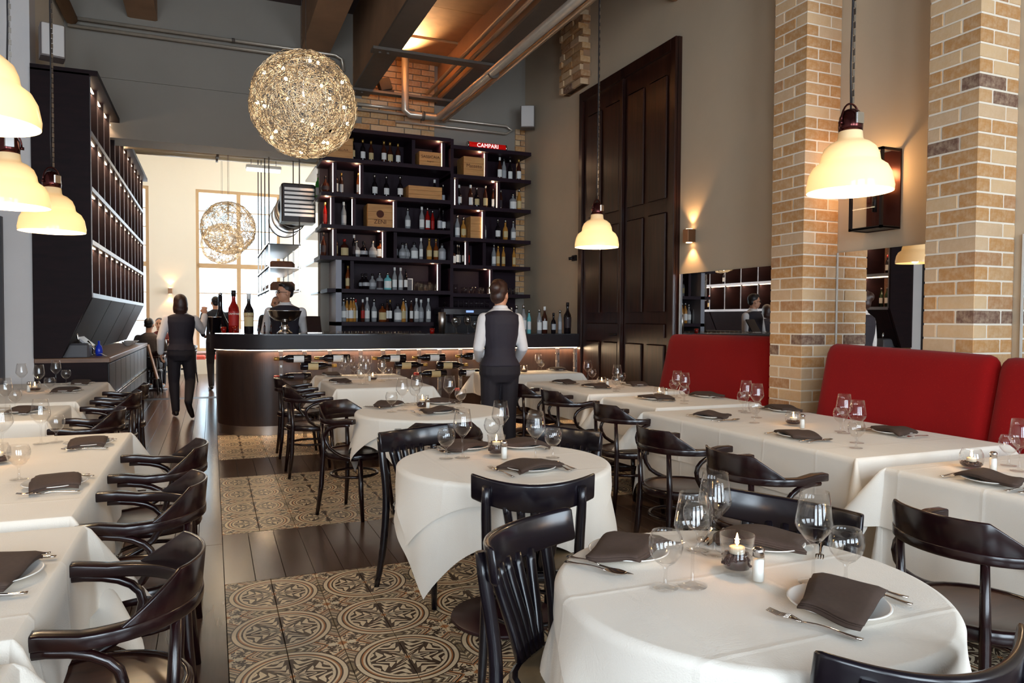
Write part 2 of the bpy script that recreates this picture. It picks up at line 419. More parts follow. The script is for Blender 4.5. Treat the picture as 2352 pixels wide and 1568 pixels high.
for lp in me.loops: uvl.data[lp.index].uv = uvs[lp.vertex_index]
o = link('tile', me, floor); o['kind'] = 'stuff'
plank_cache = {}
def plank(x0, x1, y0, y1):
    w, l = round(x1-x0, 3), round(y1-y0, 3)
    if (w, l) not in plank_cache: plank_cache[(w, l)] = MB().cbox(0.0012, 0.0012, -0.028, w-0.0012, l-0.0012, 0.0, 0.0012).mesh('plank', M_PLANK)
    link('plank', plank_cache[(w, l)], floor, (x0, y0, random.uniform(-0.0006, 0.0003)))
for y0, y1 in ((4.06, 5.005), (6.79, 7.65), (9.27, 9.45)):      # cross strips between the tile panels
    x = TX0
    while x < XR-0.01: w = min(0.155, XR-x); plank(x, x+w, y0, y1); x += w
bx = [TX0-0.14*k for k in range(0, 13)]
for k in range(12):
    y = 1.0 - (k*0.73 % 1.9)
    while y < 13.6:
        l = random.choice((1.5, 1.7, 1.9, 2.1)); plank(bx[k+1], bx[k], y, min(y+l, 13.6)); y += l
for k in range(14):      # far room, wider boards
    plank(-2.0+0.28*k, -2.0+0.28*(k+1), 13.9, 17.0); plank(-2.0+0.28*k, -2.0+0.28*(k+1), 17.0, 20.0)
MB().box(-1.98, 13.6, -0.03, 2.0, 13.9, 0.0).obj('inlay_strip', M_DARKWOOD, floor)
mb = MB().box(XL, REAR_Y, -0.03, TX0-0.14*12, 13.6, -0.002).box(TX0-0.14*12, REAR_Y, -0.03, XR, 1.0-1.9, -0.002).box(TX0, -0.9, -0.03, XR, 4.06-12*P, -0.002)
mb.box(TX0, 9.45, -0.03, XR, 13.6, -0.002).obj('floorboards', M_PLANK, floor)
# ---------------------------------------------------------------- brick pillars
BC, BH, BL, BD = 0.0925, 0.080, 0.250, 0.120     # course, brick height, length, depth
brick_cache = {}
def brick(parent, x0, y0, z0, x1, y1):
    k = (round(x1-x0, 3), round(y1-y0, 3))
    if k not in brick_cache: brick_cache[k] = MB().cbox(0, 0, 0, k[0], k[1], BH, 0.004).mesh('brick', M_BRICK)
    j = random.uniform(-0.0015, 0.0015); return link('brick', brick_cache[k], parent, (x0+j, y0+j, z0))
def pillar(name, x0, x1, y0, y1, zlo, zhi):
    p = struct(link(name, None, None, (0, 0, 0)))
    MB().box(x0+0.005, y0+0.005, -0.03, x1-0.002, y1-0.005, ZC).obj('core', M_MORTAR, p)
    W, D = x1-x0, y1-y0; k0 = int(zlo/BC)
    for k in range(k0, int(zhi/BC)):
        z = k*BC + 0.006; g = 0.0125; even = k % 2 == 0
        cx, cyy = (BD, BL) if even else (BL, BD)       # corner brick seen as header / stretcher
        cx, cyy = min(cx, W), min(cyy, D)
        brick(p, x0, y0, z, x0+cx, y0+cyy)
        y = y0+cyy+g                                    # room-facing side, runs away from us
        while y < y1-0.02: e = min(y+BL, y1); brick(p, x0, y, z, x0+0.05, e); y = e+g
        x = x0+cx+g                                     # side facing us
        while x < x1-0.02: e = min(x+BL, x1); brick(p, x, y0, z, e, y0+0.05); x = e+g
    return p
XP = 4.43
pillar('brick_pillar', XP, XR, 4.56, 4.93, 0.45, 5.25)
pillar('brick_pillar', XP, XR, 3.12, 3.475, 0.85, 4.10)
# brick showing between the girders, and the bare brick edge at the corner of the bar wall
for k in range(int(4.1/BC), int(5.75/BC)):
    x = 1.98 + (0.13 if k % 2 else 0)
    while x < 3.2: e = min(x+BL, 3.24); brick(wall_bar, x, YB-0.03, k*BC, e, YB+0.02); x = e+0.0125
for k in range(int(1.9/BC), int(4.6/BC)):
    for a, b in (((4.62, 4.79),) if k % 2 else ((4.62, 4.70), (4.712, 4.79))): brick(wall_bar, a, YB-0.03, k*BC, b, YB+0.02)
# brick corbels high on the right wall
for name, y0, y1, z0, z1 in (('trim_2', 8.9, 9.5, 4.62, 5.6), ('trim_3', 6.35, 6.9, 4.95, 5.9)):
    cb = struct(link(name, None, None, (0, 0, 0))); k = 0; z = z0
    MB().box(XR-0.10, y0, z0, XR, y1, ZC).obj('core', M_CONC, cb)
    while z < z1:
        y = y0 - (0.06 if k % 2 else 0)
        while y < y1-0.03: e = min(y+BL, y1); brick(cb, XR-0.16+random.uniform(-.02, .02), y, z, XR-0.02, e); y = e+0.0125
        z += BC; k += 1

# ---------------------------------------------------------------- ceiling girders, beams, pipes
def girder(x0, x1, inner):
    g = struct(link('girder', None, None, (0, 0, 0)))
    MB().box(x0-0.02, REAR_Y, 4.75, x1+0.02, YB, 4.785).obj('flange', M_STEEL, g)
    MB().box(x0+0.03, REAR_Y, 4.785, x1-0.03, YB, ZC).obj('beam_core', M_CONC, g)
    return g
M_BOARD = plain('ceiling board', srgb(186, 142, 98), 0.8, 0, 6, 0.25)
girder(1.95, 2.19, 1); girder(3.27, 3.52, -1)
for y, w in ((9.0, 0.17), (10.72, 0.13), (6.6, 0.17)):
    s = struct(link('tie_plate', None, None, (1.95, y, 4.715)))
    MB().box(-0.1, 0, 0, 1.72, w, 0.034).obj('plate', M_STEEL, s)
    for bx_ in (0.0, 0.1, 1.5, 1.6): MB().lathe([(0.02, -0.02), (0.02, 0.0)], 6, T(bx_, w/2, 0)).obj('bolt', M_STEEL, s)
for x0, x1, z0 in ((-1.02, -0.66, 5.42), (1.22, 1.62, 5.28), (-2.2, -1.9, 5.4)):
    struct(MB().cbox(x0, 2.0, z0, x1, YB, ZC, 0.03).obj('ceiling_beam', M_CONC))
for k in range(5):      # boards laid over the gap between the girders
    struct(MB().box(2.16, 5.9+k*1.05, 5.35+0.02*(k % 2), 3.30, 6.9+k*1.05, 5.40+0.02*(k % 2)).obj('ceiling_board', M_BOARD))
def pipe(label, pts, r, mat_=M_PIPE, clips=()):
    o = thing('pipe', label, 'pipe'); MB().tube(pts, r, 10).obj('tube', mat_, o)
    for c, d in clips: MB().tube([(c[0]-d[0]*.02, c[1]-d[1]*.02, c[2]-d[2]*.02), (c[0]+d[0]*.02, c[1]+d[1]*.02, c[2]+d[2]*.02)], r*1.35, 10).obj('clip', M_STEEL, o)
    return o
pipe('thick steel pipe under the right girder, turning at the bar wall', [(3.31, -2, 4.45), (3.20, 10.60, 4.45), (3.16, 10.72, 4.45), (2.75, 10.72, 4.45), (2.68, 10.72, 4.50), (2.68, 10.72, 5.33)], 0.055, M_PIPE, [((3.24, 8.5, 4.45), (0, 1, 0)), ((2.95, 10.72, 4.45), (1, 0, 0))])
pipe('thinner pipe running close beside the thick girder pipe', [(3.44, -2, 4.46), (3.34, 10.9, 4.46)], 0.032)
pipe('upper slim conduit on the inner side of the right girder', [(3.10, 2, 4.88), (3.10, 11.0, 4.88)], 0.028)
pipe('lower slim conduit on the inner side of the right girder', [(3.19, 2, 4.83), (3.19, 11.0, 4.83)], 0.028)
pipe('upper of two conduits crossing the grey lintel wall', [(-1.7, 11.0, 5.27), (1.70, 11.0, 5.27), (1.80, 11.0, 5.22), (1.82, 11.0, 5.05)], 0.024, M_PIPE, [((0.3, 11.0, 5.27), (1, 0, 0))])
pipe('lower of two conduits crossing the grey lintel wall', [(-1.7, 11.0, 5.17), (1.62, 11.0, 5.17), (1.74, 11.0, 5.12), (1.76, 11.0, 4.95)], 0.024, M_PIPE, [((0.9, 11.0, 5.17), (1, 0, 0))])
pipe('upper slim pipe looping above the bar shelves', [(1.9, 11.0, 4.52), (4.42, 11.0, 4.52), (4.52, 11.0, 4.46), (4.42, 11.0, 4.40), (2.6, 11.0, 4.40)], 0.020)
pipe('straight slim pipe above the bar shelves', [(1.9, 11.02, 4.60), (2.9, 11.02, 4.60)], 0.026)
pipe('rough old pipe high in the left corner by the lintel', [(-1.66, 6.0, 5.25), (-1.66, 11.0, 5.25)], 0.075, M_CONC)
for k, (y, z, r) in enumerate(((12.6, 4.06, 0.09), (13.1, 4.20, 0.06), (13.5, 4.36, 0.06), (14.3, 4.34, 0.10), (15.4, 4.72, 0.05))):
    pipe(('lowest and thickest', 'second', 'third', 'rearmost thick', 'topmost thin')[k]+' cream pipe under the far room ceiling', [(-1.7, y, z), (1.9, y, z)], r, M_PIPECREAM, [((0.1, y, z), (1, 0, 0))])
# ================================================================ bar counter
bar = thing('bar_counter', 'long dark bar counter with a rounded left end and lit brown front', 'bar counter', (0, 0, 0))
def bar_path(off):      # outline of the counter front seen from above: left side, round corner, front
    r = 0.62-off; pts = [(0.06+off, 13.3), (0.06+off, 9.69)]
    pts += [(0.68-r*math.cos(a), 9.69-r*math.sin(a)) for a in [PI/2*k/40 for k in range(1, 41)]]
    return pts + [(4.79, 9.07+off)]
def strip(mb, off0, off1, z0, z1):      # a wall following the counter outline
    a, b = bar_path(off0), bar_path(off1); n = len(a)
    vs = [(x, y, z) for z in (z0, z1) for p in (a, b) for x, y in p]
    fs = []
    for i in range(n-1):
        fs += [(i, i+1, 2*n+i+1, 2*n+i), (n+i+1, n+i, 3*n+i, 3*n+i+1), (2*n+i, 2*n+i+1, 3*n+i+1, 3*n+i), (i+1, i, n+i, n+i+1)]
    fs += [(0, 2*n, 3*n, n), (n-1, 2*n-1, 4*n-1, 3*n-1)]
    return mb.add(vs, fs, False)
strip(MB(), 0.0, 0.05, 0.11, 1.03).obj('front_panel', M_BARWOOD, bar)
strip(MB(), 0.012, 0.05, 0.0, 0.11).obj('kick_plate', M_BRUSH, bar)
strip(MB(), -0.085, 0.0, 1.022, 1.195).obj('fascia', M_FASCIA, bar)
strip(MB(), -0.09, 0.62, 1.195, 1.206).obj('counter_top', plain('dark polished counter top', srgb(42, 38, 42), 0.18), bar)
strip(MB(), -0.035, -0.020, 1.012, 1.020).obj('light_strip', M_LED, bar)
strip(MB(), 0.55, 0.60, 0.0, 1.19).obj('back_panel', M_CABWOOD, bar)
a, b = bar_path(-0.03), bar_path(-0.03)
for x0, x1, e in ((0.5, 2.2, 15), (2.2, 4.7, 22)):
    l = bpy.data.lights.new('bar_strip_light', 'AREA'); l.shape = 'RECTANGLE'; l.size = x1-x0; l.size_y = 0.02; l.energy = e*1.0; l.color = (1, 0.72, 0.44)
    link('bar_strip_light', l, bar, ((x0+x1)/2, 9.035, 1.005), (R(-12), 0, 0))

# ================================================================ back bar shelves
shelf = thing('bar_shelf', 'tall aubergine back bar shelving with staggered boards and lit dividers', 'shelving', (0, 0, 0))
SY0, SY1 = 10.45, 11.08
MB().box(1.66, 11.06, 0.0, 4.62, 11.10, 4.10).box(1.48, 11.06, 2.32, 1.66, 11.10, 4.10).obj('back_panel', M_SHELF, shelf)
LB = [(4.09, 1.46, 3.31), (3.66, 1.44, 3.31), (3.17, 1.42, 3.31), (2.72, 1.42, 3.31), (2.28, 1.40, 3.31), (1.82, 1.50, 3.31), (1.35, 1.62, 3.05)]
RB = [(4.00, 3.31, 4.62), (3.57, 3.31, 4.62), (3.11, 3.31, 4.62), (2.63, 3.31, 4.62), (2.22, 3.31, 4.62), (1.79, 3.31, 4.62)]
for z, x0, x1 in LB+RB: MB().box(x0, SY0, z-0.055, x1, SY1, z).obj('shelf_board', M_SHELF, shelf)
def divider(x, z0, z1, lit=True, w=0.05):
    d = MB().box(x, SY0+0.10, z0, x+w, SY1, z1).obj('divider', M_SHELF, shelf)
    if lit:
        MB().box(x-0.010, SY0+0.09, z0+0.01, x-0.002, SY0+0.10, z1-0.01).obj('light_rail', M_LED, d)
for x, i, side, lit in ((3.20, 0, 0, 1), (2.74, 0, 0, 0), (1.60, 1, 0, 1), (1.98, 1, 0, 1), (1.57, 2, 0, 1), (1.87, 2, 0, 1), (2.47, 2, 0, 1), (1.60, 3, 0, 1), (2.31, 3, 0, 1), (2.47, 3, 0, 0), (1.84, 4, 0, 0),
                       (3.88, 0, 1, 1), (3.41, 1, 1, 1), (4.09, 1, 1, 1), (3.85, 2, 1, 1), (3.58, 3, 1, 1), (3.86, 3, 1, 0), (3.14, 4, 0, 1), (3.98, 4, 1, 1)):
    bs = RB if side else LB
    divider(x, bs[i+1][0], bs[i][0]-0.055, lit)
MB().box(1.62, SY0, 0.0, 1.70, SY1, 2.23).obj('end_panel', plain('pale grey end panel', srgb(150, 150, 160), 0.5), shelf)
MB().box(3.31, SY0+0.02, 1.35, 3.36, SY1, 4.09).obj('divider', M_SHELF, shelf)
for z in (3.66, 3.17, 2.72, 2.28, 1.82): MB().box(1.42 if z > 2 else 1.5, SY1, z-0.045, 1.62, 12.3, z-0.02).obj('side_shelf', M_WHITEEDGE, shelf)
MB().box(1.66, 10.30, 0.0, 4.78, 11.06, 0.92).obj('lower_cabinet', M_CABWOOD, shelf)
for x, z, e in ((1.62, 3.55, 5), (1.60, 3.07, 5), (2.02, 3.55, 3), (2.5, 3.07, 3), (3.9, 3.9, 4), (3.43, 3.5, 3), (4.12, 3.5, 3), (3.88, 3.04, 3), (1.63, 2.66, 5), (3.16, 2.18, 3), (4.0, 2.15, 3), (2.34, 2.65, 3), (3.24, 3.98, 3)):
    l = bpy.data.lights.new('shelf_spot', 'POINT'); l.energy = e*0.45; l.color = (1, 0.62, 0.36); l.shadow_soft_size = 0.02
    link('shelf_spot', l, shelf, (x-0.08, 10.60, z))

# ================================================================ wine cabinet on the left
cab = thing('wine_cabinet', 'tall dark wine cabinet with lit cubbies above a worktop', 'cabinet', (0, 0, 0))
CX0, CX1, CY0, CY1 = -1.755, -1.21, 9.08, 15.6
side = MB(); prof = [(CX0, 0.95), (-1.50, 0.95), (CX1, 1.63), (CX1, 4.02), (CX0, 4.02)]
n = len(prof); side.add([(x, CY0, z) for x, z in prof]+[(x, CY0+0.04, z) for x, z in prof], [tuple(range(n)), tuple(range(2*n-1, n-1, -1))]+[(i, n+i, n+(i+1) % n, (i+1) % n) for i in range(n)])
side.obj('side_panel', M_CABWOOD, cab)
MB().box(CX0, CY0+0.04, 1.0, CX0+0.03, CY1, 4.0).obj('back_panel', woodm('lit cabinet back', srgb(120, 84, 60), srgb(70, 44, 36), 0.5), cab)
MB().box(CX0, CY0, 4.0, CX1+0.08, CY1+0.1, 4.06).obj('top_board', M_CABWOOD, cab)
ZR = [1.64, 2.22, 2.80, 3.40, 4.0]
for z in ZR[:-1]:
    s = MB().box(CX0+0.03, CY0+0.04, z-0.03, CX1, CY1, z+0.02).obj('shelf_board', M_CABWOOD, cab)
    MB().box(CX1, CY0+0.04, z-0.03, CX1+0.012, CY1, z+0.02).obj('steel_edge', M_DULLSTEEL, s)
NB = 12
for k in range(NB+1):
    y = CY0+0.04+(CY1-CY0-0.04)*k/NB
    d = MB().box(CX0+0.03, y-0.012, 1.64, CX1, y+0.012, 4.0).obj('divider', M_CABWOOD, cab)
    MB().box(CX1, y-0.010, 1.64, CX1+0.006, y+0.010, 4.0).obj('steel_edge', M_DULLSTEEL, d)
for z in ZR[1:]: MB().box(CX1-0.05, CY0+0.06, z-0.045, CX1-0.03, CY1, z-0.034).obj('light_strip', M_LED, cab)
for z in ZR[1:]:
    l = bpy.data.lights.new('cubby_light', 'AREA'); l.shape = 'RECTANGLE'; l.size = 0.03; l.size_y = CY1-CY0; l.energy = 44; l.color = (1, 0.68, 0.44)
    link('cubby_light', l, cab, (CX1-0.06, (CY0+CY1)/2, z-0.05), (0, R(34), 0))
for k in range(4):      # slanted doors under the shelves
    y0 = CY0+0.06+k*1.62; mb = MB()
    mb.add([(-1.50, y0, 0.97), (-1.50, y0+1.58, 0.97), (CX1+0.005, y0+1.58, 1.61), (CX1+0.005, y0, 1.61), (-1.53, y0, 0.98), (-1.53, y0+1.58, 0.98), (CX1-0.025, y0+1.58, 1.62), (CX1-0.025, y0, 1.62)],
           [(0,1,2,3), (7,6,5,4), (0,4,5,1), (1,5,6,2), (2,6,7,3), (3,7,4,0)]).obj('slanted_panel', M_CABWOOD, cab)
wk = thing('service_counter', 'low service counter of dark drawers under a brown wooden worktop', 'counter', (0, 0, 0))
WX = -1.07
MB().box(CX0, 9.12, 0.05, WX, 14.1, 0.90).obj('carcass', M_CABWOOD, wk)
MB().cbox(CX0, 9.09, 0.90, WX+0.03, 14.15, 0.95, 0.006).obj('worktop', woodm('brown worktop', srgb(134, 94, 62), srgb(96, 62, 40), 0.4, (3, 20, 20)), wk)
for k in range(9):
    y0 = 9.14+k*0.55
    f = MB().cbox(WX, y0, 0.52, WX+0.02, y0+0.53, 0.88, 0.003).obj('drawer', M_FASCIA, wk); MB().box(WX+0.02, y0+0.02, 0.515, WX+0.034, y0+0.51, 0.53).obj('handle', M_CHROME, f)
    f = MB().cbox(WX, y0, 0.08, WX+0.02, y0+0.53, 0.50, 0.003).obj('door', M_FASCIA, wk); MB().box(WX+0.02, y0+0.02, 0.485, WX+0.034, y0+0.51, 0.50).obj('handle', M_CHROME, f)
# things on the service counter
pos = thing('till_screen', 'white flat till screen tilted back on the service counter', 'till', (-1.30, 9.75, 0.953))
MB().cbox(-0.012, -0.21, 0, 0.012, 0.21, 0.34, 0.004, T(0, 0, 0.10) @ RY(R(-48))).obj('screen', plain('white plastic', srgb(214, 214, 220), 0.4), pos)
MB().tube([(0.0, 0, 0), (0.02, 0, 0.07), (-0.05, 0, 0.16)], 0.018, 8).lathe([(0.10, 0), (0.10, 0.012), (0.02, 0.02)], 14).obj('stand', M_CHROME, pos)
prn = thing('receipt_printer', 'dark grey receipt printer on the near end of the service counter', 'printer', (-1.42, 9.34, 0.953))
MB().cbox(-0.16, -0.11, 0, 0.16, 0.11, 0.15, 0.02).obj('body', plain('grey plastic', srgb(84, 82, 86), 0.5), prn)
MB().tube(bez((-0.02, 0.02, 0.15), (-0.02, 0.02, 0.30), (0.04, 0.02, 0.30), (0.04, 0.02, 0.15), 8), 0.012, 6).obj('wire_loop', M_CHROME, prn)
pap = MB().grid(8, 2, lambda i, j: (0.02*i, 0.08*j, 0.004+0.03*math.sin(i*0.45)**2)).obj('paper_slip', plain('white paper', srgb(236, 236, 244), 0.7), None, (-1.24, 9.32, 0.953)); tag(pap, 'crumpled white till slip lying beside the receipt printer', 'paper')
for k, (y, s) in enumerate(((12.6, 1.0), (13.0, 1.1), (13.4, 0.9))):
    o = MB().lathe([(0.03, 0), (0.05, 0.02), (0.09, 0.06), (0.10, 0.065), (0.088, 0.062), (0.04, 0.022), (0.001, 0.02)], 20).obj('serving_bowl', plain('white bowl china', srgb(232, 230, 228), 0.2), None, (-1.2, y, 0.953)); tag(o, 'white serving bowl on the far half of the service counter'+[', nearest one', ', middle one', ', farthest one'][k], 'bowl', 'bowls on the service counter'); o.scale = (s, s, s)
lb = MB().cbox(-0.012, -0.16, 0, 0.012, 0.16, 0.62, 0.004, RY(R(-14))).obj('leaning_board', woodm('tan board', srgb(176, 128, 86), srgb(140, 98, 62), 0.5, (3, 20, 3)), None, (-0.90, 14.35, 0.31)); tag(lb, 'tan wooden board hung at the far end of the service counter', 'board')
blu = MB().lathe([(0.035, 0), (0.04, 0.06), (0.03, 0.11), (0.012, 0.13), (0.012, 0.17)], 12).obj('spray_bottle', plain('blue plastic', srgb(30, 60, 200), 0.3), None, (-1.20, 9.52, 0.953)); tag(blu, 'small bright blue bottle on the service counter', 'bottle')

# ================================================================ doors
dw = struct(thing('door_1', None, None, (0, 0, 0)))
DY0, DY1, DZ = 6.77, 9.04, 4.52
MB().box(XR-0.05, DY0, -0.03, XR+0.01, DY1, DZ).obj('door_leaf', M_DOORWOOD, dw)
for y0, y1, z0, z1 in ((DY0-0.0, DY0+0.10, 0, DZ), (DY1-0.10, DY1, 0, DZ), (DY0+0.10, DY1-0.10, DZ-0.13, DZ)): MB().cbox(XR-0.085, y0, z0, XR-0.05, y1, z1, 0.006).obj('door_frame', M_DOORWOOD, dw)
for c in range(2):
    yb = DY0+0.12+c*1.02
    for q in range(2):
        y0 = yb+0.06+q*0.47
        for z0, z1 in ((0.10, 1.12), (1.50, 2.62), (2.78, 4.15)):
            MB().cbox(XR-0.075, y0, z0, XR-0.05, y0+0.36, z1, 0.012).obj('door_panel', M_DOORWOOD, dw)
    MB().cbox(XR-0.072, yb+0.06, 1.20, XR-0.05, yb+0.90, 1.36, 0.010).obj('door_panel', M_DOORWOOD, dw)
MB().cbox(XR-0.10, 7.86, 0.0, XR-0.05, 7.93, 4.38, 0.008).obj('cover_strip', M_DOORWOOD, dw)
MB().tube([(XR-0.055, 7.98, 1.22), (XR-0.11, 7.98, 1.22), (XR-0.11, 8.10, 1.22)], 0.012, 8).obj('door_handle', M_BLACKMET, dw)
ds = struct(thing('door_2', None, None, (0, 0, 0)))
MB().box(-3.20, 9.05, -0.03, -2.02, 9.12, 2.44).obj('door_frame', M_DARKWOOD, ds)
MB().cbox(-3.08, 9.03, 0.0, -2.13, 9.06, 2.30, 0.006).obj('door_leaf', M_DARKWOOD, ds)
MB().tube([(-2.24, 9.03, 1.00), (-2.24, 8.97, 1.02), (-2.24, 8.96, 1.10), (-2.24, 8.97, 1.18), (-2.24, 9.03, 1.20)], 0.014, 8).obj('door_handle', M_CHROME, ds)

# ================================================================ mirrors
def mirror(name, label, y0, y1, z0, z1):
    m = thing(name, label, 'mirror', (XR, (y0+y1)/2, z0)); w = (y1-y0)/2
    MB().box(-0.018, -w, 0, -0.002, w, z1-z0).obj('mirror_glass', M_MIRROR, m)
    for y in (-w, w-0.014): MB().box(-0.021, y, 0, -0.0185, y+0.014, z1-z0).obj('bevelled_edge', M_WHITEEDGE, m)
mirror('wall_mirror', 'frameless wall mirror over the far red bench, reflecting bottles', 5.0, 6.74, 0.6, 1.91)
mirror('wall_mirror', 'frameless wall mirror between the brick pillars under the box lantern', 3.49, 4.55, 0.6, 1.965)
mirror('wall_mirror', 'frameless wall mirror right of the near brick pillar', 0.5, 3.06, 0.6, 1.965)

# ================================================================ red benches
M_RED = None
def redm():
    t = NT('red velvet upholstery'); v = t.coord(); a = t.noise(v, 120, 2); b = t.noise(v, 3, 3)
    c = t.mix(b, srgb(130, 3, 5), srgb(146, 6, 7)); c = t.mix(t.math('MULTIPLY', t.math('GREATER_THAN', a, 0.66), 0.25), c, srgb(176, 40, 28))
    t.pset(color=c, rough=0.9, sheen=0.08, spec=0.2); t.bump(a, 0.15, 0.003); return t.m
M_RED = redm()
def back_cushion(root, xb, xt, y0, y1, zb, z0, z1):     # leaning padded back: bottom xb, top xt, top height z0 at y0 to z1 at y1
    nu, nv = 24, 18; th = 0.07
    def fn(i, j):
        s = i/(nu-1); a = 2*PI*s; hy = (y1-y0)/2; ym = (y0+y1)/2
        return None
    mb = MB(); nY, nZ = 22, 12; vs = []
    def edge(t, w): return 1-max(0, 1-min(t, 1-t)/w)**3
    for side in (0, 1):
        for i in range(nY):
            ty = i/(nY-1); tyy = 0.5-0.5*math.cos(PI*ty); y = y0+(y1-y0)*tyy
            for k in range(nZ):
                tz = k/(nZ-1); tzz = 0.5-0.5*math.cos(PI*tz); zt = z0+(z1-z0)*tyy
                cr = 0.07; e = min(tyy*(y1-y0), (1-tyy)*(y1-y0)); drop = cr-math.sqrt(max(0, cr*cr-(cr-min(e, cr))**2))
                z = zb+(zt-drop-zb)*tzz; x = xb+(xt-xb)*tzz; p = edge(tyy, 0.06)*edge(tzz, 0.08)
                vs.append((x-(th/2*p if side == 0 else -th/2*p)-(0.02 if side == 0 else 0)*p, y, z))
    m = nY*nZ; fs = []
    for i in range(nY-1):
        for k in range(nZ-1):
            a = i*nZ+k; fs += [(a, a+1, a+nZ+1, a+nZ), (m+a, m+a+nZ, m+a+nZ+1, m+a+1)]
    for i in range(nY-1):
        for k in (0, nZ-1): a = i*nZ+k; fs.append((a, a+nZ, m+a+nZ, m+a) if k else (a, m+a, m+a+nZ, a+nZ))
    for k in range(nZ-1):
        for i in (0, nY-1): a = i*nZ+k; fs.append((a, m+a, m+a+1, a+1) if i else (a, a+1, m+a+1, m+a))
    return mb.add(vs, fs, True).obj('back_cushion', M_RED, root)
def bench(label, x_front, x_seat, xb, xt, panels, zs):
    b = thing('red_bench', label, 'bench'); y0, y1 = panels[0][0], panels[-1][1]
    MB().cbox(x_front, y0+0.02, 0.36, x_seat+0.08, y1-0.02, 0.475, 0.03).obj('seat_cushion', M_RED, b)
    MB().box(x_front+0.05, y0+0.05, 0.0, x_seat+0.05, y1-0.05, 0.36).obj('plinth', M_DARKWOOD, b)
    for (a, c), (za, zc) in zip(panels, zs): back_cushion(b, xb, xt, a, c, 0.44, za, zc)
bench('far red upholstered bench under the bottle-reflecting mirror', 4.10, 4.55, 4.48, 4.67, [(4.98, 6.72)], [(1.265, 1.25)])
bench('near red upholstered bench running in front of the brick pillars', 3.72, 4.16, 4.12, 4.29, [(1.20, 2.845), (2.845, 4.13)], [(1.17, 1.20), (1.205, 1.238)])

# ================================================================ wall lights
sc = thing('wall_sconce', 'small bronze up and down wall light right of the tall door', 'wall light', (XR, 6.53, 2.31))
MB().cbox(-0.10, -0.05, -0.07, 0.0, 0.05, 0.07, 0.006).obj('body', plain('bronze', srgb(150, 112, 84), 0.35, 0.8), sc)
MB().lathe([(0.03, 0.07), (0.035, 0.075)], 10, T(-0.05, 0, 0)).lathe([(0.035, -0.075), (0.03, -0.07)], 10, T(-0.05, 0, 0)).obj('lamp_lens', emitm('sconce lens', (1, 0.6, 0.28), 12), sc)
for z, r in ((0.09, 0), (-0.09, 180)):
    l = bpy.data.lights.new('sconce_light', 'SPOT'); l.energy = 9; l.color = (1, 0.56, 0.24); l.spot_size = R(95); l.spot_blend = 0.6; l.shadow_soft_size = 0.02
    link('sconce_light', l, sc, (-0.06, 0, z), (R(180 if z > 0 else 0), R(0), 0))
ln = thing('box_lantern', 'tall dark metal box lantern on the pale wall between the brick pillars', 'wall light', (XR, 4.12, 2.10))
for y in (-0.15, 0.13):
    for x in (-0.20,): MB().box(x, y, 0, x+0.02, y+0.02, 0.60).obj('frame_post', M_BLACKMET, ln)
MB().box(-0.012, -0.15, 0, -0.001, 0.15, 0.60).obj('back_plate', plain('dark bronze plate', srgb(70, 34, 30), 0.3, 0.7), ln)
mb = MB()
for z in (0.0, 0.58):
    mb.box(-0.20, -0.15, z, -0.012, -0.13, z+0.02); mb.box(-0.20, 0.13, z, -0.012, 0.15, z+0.02); mb.box(-0.20, -0.13, z, -0.18, 0.13, z+0.02)
mb.box(-0.2, -0.15, 0.005, -0.012, 0.15, 0.012).obj('frame', M_BLACKMET, ln)
MB().box(-0.193, -0.13, 0.02, -0.190, 0.13, 0.58).obj('glass_pane', M_PANE, ln)
bl = MB().tube([(-0.10, 0, 0.14), (-0.10, 0, 0.30)], 0.018, 8).obj('lamp_holder', M_BLACKMET, ln)
MB().ball((-0.10, 0, 0.36), 0.045, 12, 8, (1, 1, 1.35)).obj('bulb', emitm('amber bulb', (1, 0.50, 0.14), 8), bl)
l = bpy.data.lights.new('lantern_light', 'POINT'); l.energy = 7; l.color = (1, 0.55, 0.22); l.shadow_soft_size = 0.05; link('lantern_light', l, ln, (-0.11, 0, 0.43))
far_sc = dup(sc, (-0.95, 19.985, 2.05), R(90), 'small wall light glowing between the far room windows')
# loudspeakers and their brackets
def speaker(label, loc, rz):
    s = thing('loudspeaker', label, 'speaker', loc, rz)
    MB().cbox(-0.11, -0.10, -0.17, 0.11, 0.10, 0.17, 0.01).obj('cabinet', plain('grey speaker case', srgb(110, 100, 98), 0.5), s)
    MB().cbox(-0.10, -0.125, -0.16, 0.10, -0.10, 0.16, 0.008).obj('grille', plain('pale speaker grille', srgb(214, 208, 204), 0.6), s)
    MB().tube([(0, 0.10, 0), (0, 0.22, 0.02)], 0.02, 8).obj('bracket', M_BLACKMET, s)
speaker('pale loudspeaker in the corner above the right end of the bar shelves', (4.63, 10.62, 4.58), R(-25))
speaker('white-fronted loudspeaker high on the wall above the wine cabinet', (-1.52, 8.90, 4.24), R(15))
mot = MB().cbox(-0.03, -0.06, -0.04, 0.0, 0.06, 0.04, 0.005).tube([(-0.03, 0, 0), (-0.09, 0.03, -0.01)], 0.022, 8).obj('wall_sensor', M_BLACKMET, None, (XR, 9.28, 2.28)); tag(mot, 'little dark sensor on the wall just left of the tall door', 'sensor')
spt = thing('uplighter', 'black spotlight box on a tie plate between the ceiling girders', 'spotlight', (2.42, 10.80, 4.752))
MB().cbox(-0.09, -0.07, 0.03, 0.09, 0.07, 0.20, 0.008, RY(R(-18))).obj('housing', M_BLACKMET, spt); MB().box(-0.1, -0.05, 0, 0.1, 0.05, 0.03).obj('base', M_BLACKMET, spt)
l = bpy.data.lights.new('uplight', 'SPOT'); l.energy = 330; l.color = (1, 0.72, 0.42); l.spot_size = R(120); l.spot_blend = 0.7; l.shadow_soft_size = 0.08
